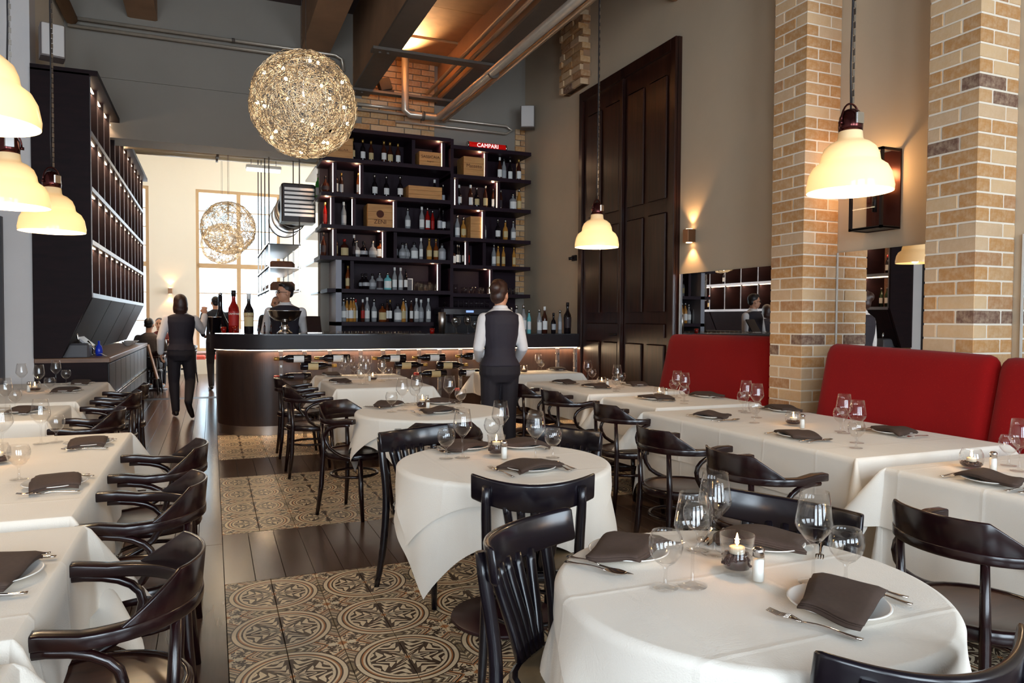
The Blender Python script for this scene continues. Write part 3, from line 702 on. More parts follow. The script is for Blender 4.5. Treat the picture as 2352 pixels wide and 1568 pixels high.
link('uplight', l, spt, (0.12, -0.25, 0.25), (R(180+35), R(-25), 0))
# ================================================================ chairs
M_CH = woodm('dark bentwood', srgb(36, 13, 13), srgb(16, 5, 8), 0.22, (6, 6, 26), 0.04, 0.15)
M_CHB = plain('black lacquered beech', srgb(20, 15, 22), 0.24, 0, 30, 0.3, 0.0, coat=0.15, coatr=0.2)
M_SEATW = woodm('worn plywood seat', srgb(72, 43, 33), srgb(42, 23, 20), 0.28, (20, 3, 20), 0.05, 0.3)
M_PAD = plain('olive brown leather pad', srgb(116, 100, 76), 0.5, 0, 60, 0.12, 0.08)
def u_path(w, front, back, n=22):      # arm and back rail outline, open to +Y
    pts = [(-w, front)]; pts += [(-w*math.cos(a), -(-0.02)-(back-0.02)*math.sin(a)*1.0) for a in [PI*k/n for k in range(n+1)]]
    return pts + [(w, front)]
def armchair(label, loc, rz, seat_mat):
    c = thing('bentwood_armchair', label, 'chair', loc, rz, None)
    # rail
    w, b = 0.250, 0.235; n = 24
    path = [(-w, 0.150), (-w, 0.075)]+[(-w*math.cos(PI*k/n), 0.0-b*math.sin(PI*k/n)) for k in range(n+1)]+[(w, 0.075), (w, 0.150)]
    m = len(path); vs = []; fs = []
    for i, (x, y) in enumerate(path):
        ang = math.atan2(-y, x) if y < 0 else (0 if x > 0 else PI); k = max(0, min(1, (abs(math.cos(ang)))))
        zb = 0.662+0.012*(y > 0.05); q = 1.0 if y > -0.02 else 0.0
        wd = 0.028; hh = 0.018
        nx, ny = (x/w, y/b if y < 0 else 0); L = math.hypot(nx, ny) or 1; nx, ny = nx/L, ny/L
        for dx, dz in ((-wd, -hh), (wd*0.6, -hh), (wd*0.6, hh), (-wd, hh)): vs.append((x+nx*dx, y+ny*dx, zb+dz+0.02))
    for i in range(m-1):
        for k in range(4): l = (k+1) % 4; fs.append((i*4+k, i*4+l, i*4+4+l, i*4+4+k))
    fs += [(3, 2, 1, 0), (m*4-4, m*4-3, m*4-2, m*4-1)]
    MB().add(vs, fs, True).obj('arm_rail', M_CH, c, bevel=0.006)
    # curved back panel, sloping down to the arms
    nn = 28; mb = MB(); vs = []
    def top(t):       # t 0..1 across
        a = abs(t-0.5)*2
        return 0.795 if a < 0.50 else 0.795-(a-0.50)/0.50*0.110
    for s in (0, 1):
        for i in range(nn+1):
            t = i/nn; a = PI*(0.08+0.84*t); rr = 1.0+(0.045 if s else 0.0)
            for z, ln in ((0.664, 0.0), (top(t), 0.05)):
                k = rr*(1+ln*(top(t)-0.67)/0.13); vs.append((-w*math.cos(a)*k, -b*math.sin(a)*k, z))
    q = 2*(nn+1); fs = []
    for i in range(nn):
        a = 2*i; fs += [(a, a+2, a+3, a+1), (q+a, q+a+1, q+a+3, q+a+2), (a+1, a+3, q+a+3, q+a+1), (a, q+a, q+a+2, a+2)]
    fs += [(0, 1, q+1, q), (q-2, 2*q-2, 2*q-1, q-1)]
    mb.add(vs, fs, True).obj('back_panel', M_CH, c, bevel=0.004)
    # seat with its bent rim
    MB().lathe([(0.001, 0.448), (0.19, 0.450), (0.205, 0.456), (0.207, 0.452)], 28, Matrix.Diagonal((1, 1.02, 1, 1)), True, False, False).obj('seat', seat_mat, c)
    MB().lathe([(0.19, 0.412), (0.222, 0.412), (0.226, 0.42), (0.226, 0.45), (0.219, 0.458), (0.203, 0.458), (0.203, 0.446), (0.001, 0.446)], 28, None, True).obj('seat_rim', M_CH, c)
    for sx in (-1, 1):
        MB().tube([(sx*0.165, 0.145, 0.43), (sx*0.178, 0.160, 0.2), (sx*0.195, 0.185, 0.0)], [0.017, 0.018, 0.013], 8).obj('leg', M_CH, c)
        MB().tube([(sx*0.148, -0.192, 0.68), (sx*0.146, -0.180, 0.45), (sx*0.156, -0.190, 0.22), (sx*0.172, -0.215, 0.0)], [0.013, 0.017, 0.018, 0.013], 8).obj('leg', M_CH, c)
        MB().tube(bez((sx*0.250, 0.11, 0.668), (sx*0.250, -0.02, 0.672), (sx*0.262, -0.15, 0.62), (sx*0.248, -0.05, 0.50), 8)[:-1]+bez((sx*0.248, -0.05, 0.50), (sx*0.24, 0.03, 0.44), (sx*0.225, 0.08, 0.435), (sx*0.205, 0.11, 0.435), 5), 0.013, 8).obj('arm_loop', M_CH, c)
    MB().tube([(0.165*math.cos(2*PI*k/20), 0.165*math.sin(2*PI*k/20)-0.02, 0.285) for k in range(20)], 0.0105, 6, True).obj('hoop_stretcher', M_CH, c)
    return c
def slatchair(label, loc, rz):
    c = thing('slat_back_chair', label, 'chair', loc, rz)
    n = 18; vs = []; hw = 0.235
    def rp(t, z):      # top rail bends round the sitter
        x = (t-0.5)*2*hw; y = -0.262+2.0*x*x-0.16*(z-0.74); return x, y
    for s in (0, 1):
        for i in range(n+1):
            t = i/n; a = abs(t-0.5)*2
            for z in (0.692+0.030*a*a, 0.800+0.022*a*a):
                x, y = rp(t, z); vs.append((x, y-(0.026 if s else 0), z))
    q = 2*(n+1); fs = []
    for i in range(n):
        a = 2*i; fs += [(a, a+1, a+3, a+2), (q+a, q+a+2, q+a+3, q+a+1), (a+1, q+a+1, q+a+3, a+3), (a, a+2, q+a+2, q+a)]
    fs += [(0, q, q+1, 1), (q-2, q-1, 2*q-1, 2*q-2)]
    MB().add(vs, fs, True).obj('top_rail', M_CHB, c, bevel=0.009)
    for sx in (-1, 1):
        x, y = rp(0.5+sx*0.38, 0.77)
        MB().tube(bez((x, y-0.040, 0.785), (x, y-0.020, 0.66), (sx*0.172, -0.190, 0.55), (sx*0.175, -0.195, 0.42), 6)+bez((sx*0.175, -0.195, 0.42), (sx*0.178, -0.20, 0.26), (sx*0.185, -0.22, 0.12), (sx*0.195, -0.25, 0.0), 5)[1:], [0.015, 0.018]+[0.0195]*6+[0.019, 0.018, 0.016, 0.014], 10).obj('leg', M_CHB, c)
        MB().tube([(sx*0.165, 0.165, 0.43), (sx*0.175, 0.178, 0.2), (sx*0.185, 0.195, 0.0)], [0.018, 0.018, 0.013], 8).obj('leg', M_CHB, c)
    for k in range(5):
        t = (k-2)/2; x1, y1 = rp(0.5+t*0.22, 0.70); x0 = t*0.055
        MB().tube(bez((x1, y1-0.012, 0.715), (x1*0.9, y1+0.004, 0.64), (x0*1.3, -0.20, 0.55), (x0, -0.185, 0.455), 7), 0.0165, 8).obj('back_slat', M_CHB, c)
    pts = [(0.205*math.copysign(abs(math.cos(a))**0.7, math.cos(a)), 0.205*math.copysign(abs(math.sin(a))**0.7, math.sin(a))) for a in [2*PI*k/28 for k in range(28)]]
    MB().prism(pts, 0.405, 0.448, None, True).obj('seat_frame', M_CHB, c, bevel=0.01)
    mb = MB(); mb.grid(28, 5, lambda i, j: (pts[i][0]*(0.93-0.31*j), pts[i][1]*(0.93-0.31*j), 0.447+0.016*(1-(1-j/4)**2)) if j < 3 else (pts[i][0]*(0.31-0.30*(j-2)/2), pts[i][1]*(0.31-0.30*(j-2)/2), 0.462), True)
    mb.obj('seat_pad', M_PAD, c)
    MB().tube([(0.17*math.cos(2*PI*k/20), 0.18*math.sin(2*PI*k/20)-0.01, 0.24) for k in range(20)], 0.010, 6, True).obj('hoop_stretcher', M_CHB, c)
    return c
A0 = S0 = None
def place_arm(x, y, deg, label, group=None):      # deg: direction the sitter faces, from +X
    global A0
    if A0 is None: A0 = armchair(label, (x, y, 0), R(deg-90), M_SEATW); o = A0
    else: o = dup(A0, (x, y, 0), R(deg-90), label)
    return o
def place_slat(x, y, deg, label):
    global S0
    if S0 is None: S0 = slatchair(label, (x, y, 0), R(deg-90)); return S0
    return dup(S0, (x, y, 0), R(deg-90), label)
LG = 'armchair at the left-hand tables, '
place_arm(-0.275, 2.08, 180, LG+'the one nearest the camera')
place_arm(-0.275, 2.99, 180, LG+'second from the camera')
place_arm(-0.275, 3.82, 180, LG+'third from the camera')
place_arm(-0.785, 5.42, 180, LG+'fourth from the camera')
place_arm(-0.785, 6.61, 180, LG+'fifth from the camera')
place_arm(-0.785, 7.35, 180, LG+'sixth, farthest by the service counter')
RG = 'dark bentwood armchair facing the right-hand tables, '
place_arm(2.36, 1.62, 0, RG+'nearest the camera')
place_arm(2.43, 2.74, 0, RG+'second from the camera')
place_arm(2.50, 3.48, 0, RG+'third from the camera')
place_arm(2.84, 4.62, 0, RG+'fourth from the camera')
place_arm(2.90, 5.68, 0, RG+'fifth, just right of the waitress')
place_arm(2.90, 6.42, 0, RG+'farthest, half hidden by the waitress')
place_arm(0.96, 5.25, -45, 'bentwood armchair standing alone at the left of the far round table')
place_arm(1.29, 4.28, 80, 'armchair with reddish back panel on the near side of the far round table')
place_arm(0.83, 6.72, 0, 'bentwood armchair left of the square table, nearer of the pair by the bar')
place_arm(0.83, 7.68, 0, 'bentwood armchair behind its twin, closer to the rounded bar end')
place_slat(1.07, 3.60, -65, 'black slat-back chair left of the middle round table')
place_slat(1.18, 2.66, 70, 'black slat-back chair on the near side of the middle round table')
place_slat(1.60, 3.42, 205, 'black slat-back chair beyond the middle round table, mostly hidden')
place_slat(0.945, 1.715, -52, 'black slat-back chair with olive pad left of the front round table')
place_slat(1.56, 1.76, 200, 'black slat-back chair on the far side of the front round table')
place_slat(1.237, 1.11, 83, 'black slat-back chair cut off by the bottom edge of the photo')

# ================================================================ tables and cloths
def clothm():
    t = NT('white linen'); v = t.coord(); a = t.noise(t.mapping(v, (260, 260, 260)), 1, 2); b = t.noise(v, 2.2, 4)
    c = t.mix(b, srgb(232, 222, 208), srgb(244, 238, 228))
    t.pset(color=c, rough=0.8, sheen=0.1)
    hb = t.math('ADD', t.math('MULTIPLY', a, 0.25), t.math('MULTIPLY', t.noise(v, 7, 3), 0.8))
    sp = t.node('ShaderNodeSeparateXYZ'); t.set(sp.inputs[0], v)
    for k in (0, 1):      # ironed-in fold lines
        e = t.math('ABSOLUTE', t.math('SUBTRACT', t.math('FRACT', t.math('ADD', t.math('MULTIPLY', sp.outputs[k], 2.6), 0.3)), 0.5)); hb = t.math('ADD', hb, t.math('MULTIPLY', t.math('SUBTRACT', 1.0, t.math('MULTIPLY', e, 30.0), clamp=True), 0.35))
    t.bump(hb, 0.32, 0.012); return t.m
M_CLOTH = clothm()
TH = 0.740
def smooth(a, b, x): t = max(0, min(1, (x-a)/(b-a))); return t*t*(3-2*t)
def round_cloth(R0, half, rot, seed, z, gap=0.0):      # square cloth over a round top, built ring by ring
    rnd = random.Random(seed); ph = [rnd.uniform(0, 6.28) for _ in range(4)]; NA = 176; rr = 0.009
    inner = [0.0005, 0.35*R0, 0.7*R0, R0-0.03, R0-0.008, R0]; T_ = [0.004, 0.010, 0.018]+[0.03+0.97*(k/18)**1.15 for k in range(1, 19)]
    def fn(i, j):
        f = 2*PI*i/NA
        if j < len(inner):
            r = inner[j]; k = r; zz = z+(0.0012*math.sin(9*r*math.cos(f)+3*r*math.sin(f)+ph[2]) if r < R0-0.02 else 0)
        else:
            sq = max(abs(math.cos(f)), abs(math.sin(f))); d = (half/(sq**0.94)-R0)*T_[j-len(inner)]
            fold = (0.5+0.5*math.sin(6*f+ph[0]))*0.034 + (0.5+0.5*math.sin(11*f+ph[1]))*0.016 + (0.5+0.5*math.sin(19*f+ph[3]))*0.006
            bend = min(d, rr*1.57)/rr; k = R0 + rr*math.sin(bend) + fold*smooth(0.04, 0.32, d) + 0.03*d + gap*min(1, d/0.02)
            zz = max(z-rr*(1-math.cos(bend))-max(0, d-rr*1.57)*0.955, 0.012)
        return (k*math.cos(f+rot), k*math.sin(f+rot), zz)
    return MB().grid(NA, len(inner)+len(T_), fn, True)
def rect_cloth(w, l, drop, seed, z, gap=0.0, fold=1.0, flare=0.62):      # cloth over a rectangular top: sides hang, corners fall in cones
    rnd = random.Random(seed); ph = [rnd.uniform(0, 6.28) for _ in range(6)]; hx, hy = w/2, l/2; rr = 0.007
    per = []      # (base point, outward direction) round the edge of the table
    def side(p, q, n):
        m = max(8, int((Vector(p)-Vector(q)).length/0.035))
        for k in range(m+1): t = k/m; per.append((p[0]+(q[0]-p[0])*t, p[1]+(q[1]-p[1])*t, n[0], n[1]))
    def corner(c, a0):
        for k in range(1, 26): a = a0+PI/2*k/26; per.append((c[0], c[1], math.cos(a), math.sin(a)))
    side((hx, -hy), (hx, hy), (1, 0)); corner((hx, hy), 0); side((hx, hy), (-hx, hy), (0, 1)); corner((-hx, hy), PI/2)
    side((-hx, hy), (-hx, -hy), (-1, 0)); corner((-hx, -hy), PI); side((-hx, -hy), (hx, -hy), (0, -1)); corner((hx, -hy), 1.5*PI)
    inner = [0.001, 0.4, 0.75, 0.96, 1.0]; T_ = [0.004, 0.009, 0.015]+[0.015+(1-0.015)*k/18 for k in range(1, 19)]
    def fn(i, j):
        bx_, by_, nx, ny = per[i]
        if j < len(inner):
            t = inner[j]; u, v = bx_*t, by_*t; return (u, v, z)
        D = drop/max(abs(nx), abs(ny))**0.9; d = D*T_[j-len(inner)]; w_ = 4*nx*nx*ny*ny; bend = min(d, rr*1.57)/rr
        s = bx_*abs(ny)+by_*abs(nx); f = (0.5+0.5*math.sin(7*s+ph[1]))*0.026+(0.5+0.5*math.sin(17*s+ph[2]))*0.010+(0.5+0.5*math.sin(31*s+ph[3]))*0.003
        out = rr*math.sin(bend)+gap*min(1, d/0.02)+fold*f*smooth(0.03, 0.30, d)*(1-w_)+w_*flare*d*1.1
        return (bx_+nx*out, by_+ny*out, max(z-rr*(1-math.cos(bend))-max(0, d-rr*1.57)*(1-0.10*w_), 0.012))
    return MB().grid(len(per), len(inner)+len(T_), fn, True)
def weld(o):      # drop the zero-width faces where the corners meet
    bm = bmesh.new(); bm.from_mesh(o.data); bmesh.ops.remove_doubles(bm, verts=bm.verts, dist=0.0004); bm.to_mesh(o.data); bm.free()
    for p in o.data.polygons: p.use_smooth = True
    return o
M_BASE = plain('dark cast iron table base', srgb(48, 22, 26), 0.4)
def pedestal(t, R0, z=0.70):
    MB().lathe([(R0, z), (R0, z+0.028)], 40).obj('tabletop', M_DARKWOOD, t)
    MB().lathe([(0.04, 0.03), (0.035, 0.2), (0.035, 0.6), (0.09, z)], 16).obj('pedestal', M_BASE, t)
    MB().lathe([(0.235, 0.0), (0.245, 0.010), (0.24, 0.022), (0.10, 0.034), (0.04, 0.06)], 36).obj('foot_disc', M_BASE, t)
ROUND = {'T1': (1.235, 1.45, 0.455, 'the front round table'), 'T2': (1.255, 3.13, 0.475, 'the middle round table'), 'T3': (1.45, 5.06, 0.51, 'the far round table')}
for k, (tn, (x, y, r, ph)) in enumerate(ROUND.items()):
    t = thing('round_table', ['front', 'middle', 'far'][k]+' round pedestal table under its white cloths', 'table', (x, y, 0)); pedestal(t, r)
    o = round_cloth(r, r+(0.17, 0.235, 0.20)[k], R((18, 76, 20)[k]), 3+k, TH-0.006).obj('under_cloth', M_CLOTH, None, (x, y, 0)); o.scale = (1, 1, 1)
    tag(o, 'longer white under cloth hanging to a point, on '+ph, 'tablecloth')
    o = round_cloth(r, r+(0.10, 0.10, 0.11)[k]*0.9, R((60, 65, 55)[k]), 13+k, TH, 0.012).obj('top_cloth', M_CLOTH, None, (x, y, 0))
    tag(o, 'shorter white top cloth laid askew over '+ph, 'tablecloth')
RECT = {'L1': (-1.30, -0.36, 0.40, 1.62, 'the left-hand table nearest the camera'), 'L2': (-1.30, -0.385, 1.75, 2.62, 'the second left-hand table from the camera'),
 'L3': (-1.36, -0.44, 2.77, 4.66, 'the long third left-hand table'), 'L4': (-1.93, -0.99, 5.42, 6.25, 'the fourth left-hand table'), 'L5': (-1.93, -0.99, 6.52, 8.36, 'the farthest left-hand table'),
 'T4': (1.08, 2.00, 6.90, 7.88, 'the square table in the middle before the bar'), 'T5': (1.11, 2.02, 8.02, 8.60, 'the table tight against the bottle racks'),
 'R1': (3.05, 4.25, 8.03, 8.60, 'the table below the right end of the bar'), 'R2': (3.10, 4.08, 5.70, 7.05, 'the table beside the tall dark door'),
 'R3': (3.10, 4.06, 4.64, 5.42, 'the table before the far red bench'), 'R4': (2.88, 3.98, 2.60, 4.46, 'the long table by the brick pillar'), 'R5': (2.83, 3.92, 0.55, 2.38, 'the right-hand table nearest the camera')}
for k, (tn, (x0, x1, y0, y1, ph)) in enumerate(RECT.items()):
    w, l = x1-x0, y1-y0; x, y = (x0+x1)/2, (y0+y1)/2
    t = thing('dining_table', 'dark wooden table under a white cloth, '+ph, 'table', (x, y, 0))
    MB().box(-w/2, -l/2, 0.70, w/2, l/2, 0.725).obj('tabletop', M_DARKWOOD, t)
    for sy in ((-1, 1) if l > 1.3 else (0,)):
        MB().lathe([(0.04, 0.03), (0.035, 0.6), (0.08, 0.70)], 12, T(0, sy*l*0.28, 0)).obj('pedestal', M_BASE, t)
        MB().lathe([(0.22, 0.0), (0.22, 0.018), (0.04, 0.05)], 28, T(0, sy*l*0.28, 0)).obj('foot_disc', M_BASE, t)
    dr = {'L3': 0.34, 'R4': 0.27, 'R5': 0.27}.get(tn, 0.27)
    under = tn in ('L3', 'R4', 'R3', 'T4', 'L2', 'R5')
    if under:
        o = rect_cloth(w, l, 0.50, 50+k, TH-0.006, 0.0, 0.7, 0.10).obj('under_cloth', M_CLOTH, None, (x, y, 0)); weld(o); tag(o, 'long white under cloth on '+ph, 'tablecloth')
    o = rect_cloth(w, l, dr, 70+k, TH, 0.010).obj('top_cloth', M_CLOTH, None, (x, y, 0)); weld(o); tag(o, 'white top cloth with creased drop on '+ph, 'tablecloth')
# ================================================================ table settings
M_PLATE = plain('white porcelain', srgb(238, 234, 228), 0.15)
M_NAP = plain('brown linen napkin', srgb(70, 53, 44), 0.9, 0, 90, 0.18, 0.15)
M_CUT = plain('cutlery steel', srgb(200, 188, 178), 0.14, 1.0)
M_SALT = plain('salt', srgb(240, 238, 232), 0.7)
M_BEAN = plain('coffee beans', srgb(58, 30, 24), 0.4)
M_WAX = plain('tealight wax', srgb(245, 225, 195), 0.5)
M_FLAME = emitm('flame', (1.0, 0.55, 0.18), 30)
ZT = TH+0.003
ITEMS={'T1':{'plate':[(1.062,1.761),(1.323,1.235),(1.542,1.706)],'tall':[(1.097,1.476),(1.305,1.658),(1.392,1.38)],'goblet':[(1.028,1.491),(1.281,1.701),(1.461,1.343)],'candle':[(1.265,1.514)],'salt':[(1.271,1.44)]},'T2':{'plate':[(1.175,3.584),(1.283,2.887),(1.563,3.555)],'tall':[(1.094,3.257),(1.431,3.634),(1.397,3.087)],'goblet':[(1.016,3.263),(1.372,3.626),(1.497,3.107)],'candle':[(1.265,3.253)],'salt':[(1.268,3.158)]},'T3':{'plate':[(1.19,5.42),(1.446,4.869),(1.779,5.658)],'tall':[(1.262,5.115),(1.442,5.391),(1.635,5.177)],'goblet':[(1.167,5.044),(1.46,5.539),(1.697,5.098)],'candle':[(1.418,5.141)],'salt':[(1.435,5.054)]},'T4':{'plate':[(1.216,7.521)],'tall':[(1.425,7.293),(1.643,7.546)],'goblet':[(1.371,7.26),(1.736,7.63)],'candle':[(1.575,7.683)],'salt':[(1.523,7.586)]},'T5':{'plate':[(1.268,8.823)],'tall':[(1.401,8.362),(1.484,8.471),(1.642,8.779),(1.682,8.477)],'goblet':[(1.396,8.857),(1.487,8.268)],'salt':[(1.587,8.65)]},'L5':{'plate':[(-1.182,8.106),(-1.18,7.342)],'tall':[(-1.588,7.731),(-1.411,7.502),(-1.398,8.178)],'goblet':[(-1.309,8.148),(-1.275,7.178)],'candle':[(-1.438,7.47)],'salt':[(-1.478,7.443)]},'L4':{'plate':[(-1.187,5.831)],'tall':[(-1.319,5.953)],'goblet':[(-1.276,6.014)]},'L3':{'plate':[(-0.586,4.236),(-0.56,3.259)],'tall':[(-0.819,4.378),(-0.93,4.132)],'goblet':[(-0.757,4.412),(-0.721,3.443)],'candle':[(-0.887,3.867)]},'L2':{'plate':[(-0.467,2.149)]},'L1':{'plate':[(-0.355,1.48)]},'R5':{'plate':[(2.93,1.989)],'tall':[(3.297,2.097)],'goblet':[(3.382,2.199)],'candle':[(3.16,2.22)],'salt':[(3.187,2.139)]},'R4':{'plate':[(3.124,4.004),(3.065,3.173),(3.844,4.119),(3.693,3.077)],'tall':[(3.529,4.153),(3.424,3.92),(3.432,3.19),(3.228,2.911)],'goblet':[(3.576,4.241),(3.234,3.722),(3.467,3.248),(3.09,2.791)],'candle':[(3.401,3.559)],'salt':[(3.343,3.423)]},'R3':{'plate':[(3.393,5.098),(3.965,5.116)],'tall':[(3.646,5.152),(3.566,4.936)],'goblet':[(3.705,5.28),(3.45,4.78)],'candle':[(3.541,5.262)],'salt':[(3.558,5.183)]},'R2':{'plate':[(3.36,6.706),(3.452,6.219),(3.929,6.256)],'tall':[(3.689,6.818),(3.559,5.996)],'goblet':[(3.682,6.708),(3.442,5.814),(3.716,6.178)],'candle':[(3.602,6.365)],'salt':[(3.585,6.222)]},'R1':{'plate':[(4.159,8.468)],'tall':[(3.832,8.404)],'goblet':[(3.87,8.392)],'candle':[(3.567,8.249)]}}
BOT={'A':(3.7,[1.895,2.047,2.175,2.35,2.448,2.576,3.243]),'a':(3.61,[4.177,4.262,4.381,4.501]),'B':(3.21,[1.509,1.657,1.744,1.977,2.22,2.402,2.593,3.167]),'b':(3.15,[3.257,3.369,3.432,3.509,3.708,3.823,3.939,4.085,4.225,4.404,4.524]),'C':(2.76,[1.503,1.772,2.726,2.925,3.023,3.112,3.202,3.268]),'c':(2.67,[3.485,3.594,3.943,4.151,4.292,4.441]),'D':(2.32,[1.478,1.657,1.788,1.914,1.951,2.066,2.188,2.311,2.533,2.633,2.693,2.827,2.914,3.051,3.167,3.243]),'d':(2.26,[3.404,3.495,3.537,3.601,3.672,4.114,4.158,4.262,4.456]),'E':(1.86,[1.825,1.876,2.047,2.085,2.188,2.304,2.408,2.52,2.619,2.679]),'F':(1.39,[1.676,1.769,1.825,1.869,1.914,1.951,2.04,2.111,2.22,2.33,2.408,2.461,2.56,2.653,2.699,2.766,2.854,2.935,3.03])}
def tall_glass():
    p = [(0.001, 0.0), (0.036, 0.001), (0.037, 0.003), (0.012, 0.007), (0.005, 0.014), (0.0042, 0.05), (0.0042, 0.088), (0.007, 0.097), (0.022, 0.112), (0.040, 0.135), (0.0465, 0.148), (0.0455, 0.158), (0.040, 0.195), (0.0345, 0.232), (0.0337, 0.232), (0.039, 0.195), (0.0445, 0.158), (0.0455, 0.149), (0.039, 0.1365), (0.021, 0.114), (0.001, 0.104)]
    return MB().lathe(p, 22).mesh('wine_glass', M_GLASS)
def goblet():
    p = [(0.001, 0.0), (0.032, 0.001), (0.033, 0.003), (0.010, 0.006), (0.005, 0.012), (0.0045, 0.045), (0.008, 0.054), (0.024, 0.064), (0.038, 0.082), (0.043, 0.102), (0.041, 0.122), (0.034, 0.140), (0.033, 0.140), (0.0398, 0.122), (0.0418, 0.102), (0.037, 0.083), (0.023, 0.0655), (0.001, 0.058)]
    return MB().lathe(p, 22).mesh('water_goblet', M_GLASS)
def plate_mesh():
    p = [(0.001, 0.004), (0.062, 0.004), (0.070, 0.006), (0.108, 0.017), (0.112, 0.0185), (0.110, 0.0205), (0.106, 0.0195), (0.068, 0.0085), (0.001, 0.0075)]
    return MB().lathe(p, 40).mesh('side_plate', M_PLATE)
def napkin_mesh(seed):
    rnd = random.Random(seed); a, b = rnd.uniform(0.02, 0.05), rnd.uniform(-0.03, 0.03); mb = MB(); L, W = 0.245, 0.150
    n, m = 14, 10
    def top(i, j, off=0.0):
        u, v = i/(n-1)-0.5, j/(m-1)-0.5
        x = u*L+0.02*math.sin(4*v+seed); y = v*W*(1+0.10*math.sin(3*u+seed))
        r = math.hypot(x, y); z = 0.036-0.9*max(0, abs(x)-0.085)**1.0*0.17-0.9*max(0, abs(y)-0.06)*0.10+0.006*math.sin(7*u+seed)
        e = min(0.5-abs(u), 0.5-abs(v)); rr = min(1, e/0.06)
        return x, y, z-0.004*(1-rr)**2+off
    for lay in range(3):
        o = lay*0.0052; k = 1-0.03*((lay+seed) % 2)
        vs = [];
        for s in (0, 1):
            for i in range(n):
                for j in range(m):
                    x, y, z = top(i, j); vs.append((x*k+0.003*lay, y*k-0.003*lay, z+0.0045*s-0.012+o))
        q = n*m; fs = []
        for i in range(n-1):
            for j in range(m-1):
                a0 = i*m+j; fs += [(a0, a0+1, a0+m+1, a0+m), (q+a0, q+a0+m, q+a0+m+1, q+a0+1)]
        for i in range(n-1):
            fs += [(i*m, (i+1)*m, q+(i+1)*m, q+i*m), ((i+1)*m+m-1, i*m+m-1, q+i*m+m-1, q+(i+1)*m+m-1)]
        for j in range(m-1):
            fs += [(j+1, j, q+j, q+j+1), ((n-1)*m+j, (n-1)*m+j+1, q+(n-1)*m+j+1, q+(n-1)*m+j)]
        mb.add(vs, fs, True)
    return mb.mesh('napkin', M_NAP)
def handle(mb, y0, y1):      # flat tapering handle along -Y
    n = 8
    for i in range(n): pass
    vs = []; fs = []
    for i in range(n+1):
        t = i/n; y = y0+(y1-y0)*t; w = 0.0035+0.0065*smooth(0.35, 1.0, t); z = 0.006+0.007*math.sin(PI*min(1, t*1.1))*(1-t)
        vs += [(-w, y, z), (0, y, z+0.0025), (w, y, z), (0, y, z-0.0012)]
    for i in range(n):
        for k in range(4): l = (k+1) % 4; fs.append((i*4+k, i*4+l, i*4+4+l, i*4+4+k))
    fs += [(3, 2, 1, 0), (n*4, n*4+1, n*4+2, n*4+3)]
    mb.add(vs, fs, True)
def fork_mesh():
    mb = MB(); handle(mb, 0.02, -0.105)
    mb.add([(-0.0035, 0.02, 0.006), (0.0035, 0.02, 0.006), (0.011, 0.045, 0.010), (-0.011, 0.045, 0.010), (-0.0035, 0.02, 0.0085), (0.0035, 0.02, 0.0085), (0.011, 0.045, 0.0125), (-0.011, 0.045, 0.0125)], [(3,2,1,0),(4,5,6,7),(0,1,5,4),(1,2,6,5),(2,3,7,6),(3,0,4,7)], True)
    for k in range(4): x = -0.0093+0.0062*k; mb.tube([(x, 0.044, 0.0115), (x, 0.07, 0.010), (x*0.95, 0.095, 0.015)], [0.0019, 0.0018, 0.001], 5)
    return mb.mesh('fork', M_CUT)
def knife_mesh():
    mb = MB(); handle(mb, 0.0, -0.105)
    mb.prism([(-0.004, 0.0), (0.005, 0.0), (0.009, 0.05), (0.006, 0.095), (-0.002, 0.105), (-0.004, 0.06)], 0.004, 0.006); return mb.mesh('knife', M_CUT)
def spoon_mesh():
    mb = MB(); handle(mb, 0.03, -0.095)
    def fn(i, j):
        a = 2*PI*i/16; r = j/5; return (0.018*r*math.cos(a), 0.058+0.032*r*math.sin(a), 0.003+0.009*r*r)
    mb.grid(16, 6, fn, True); return mb.mesh('spoon', M_CUT)
G_TALL, G_GOB, PLATE = tall_glass(), goblet(), plate_mesh()
NAPS = [napkin_mesh(s) for s in range(4)]; FORK, KNIFE, SPOON = fork_mesh(), knife_mesh(), spoon_mesh()
def salt_proto():
    s = thing('salt_shaker', 'salt', 'salt shaker')
    MB().lathe([(0.015, 0.0), (0.0155, 0.06), (0.0125, 0.066)], 14).obj('jar', thinglass('salt jar', (0.96, 0.96, 0.95), 0.1), s)
    MB().lathe([(0.0135, 0.003), (0.0135, 0.056), (0.001, 0.057)], 12).obj('salt_fill', M_SALT, s)
    MB().lathe([(0.0145, 0.064), (0.015, 0.082), (0.010, 0.088), (0.001, 0.088)], 14).obj('cap', M_CHROME, s)
    return s
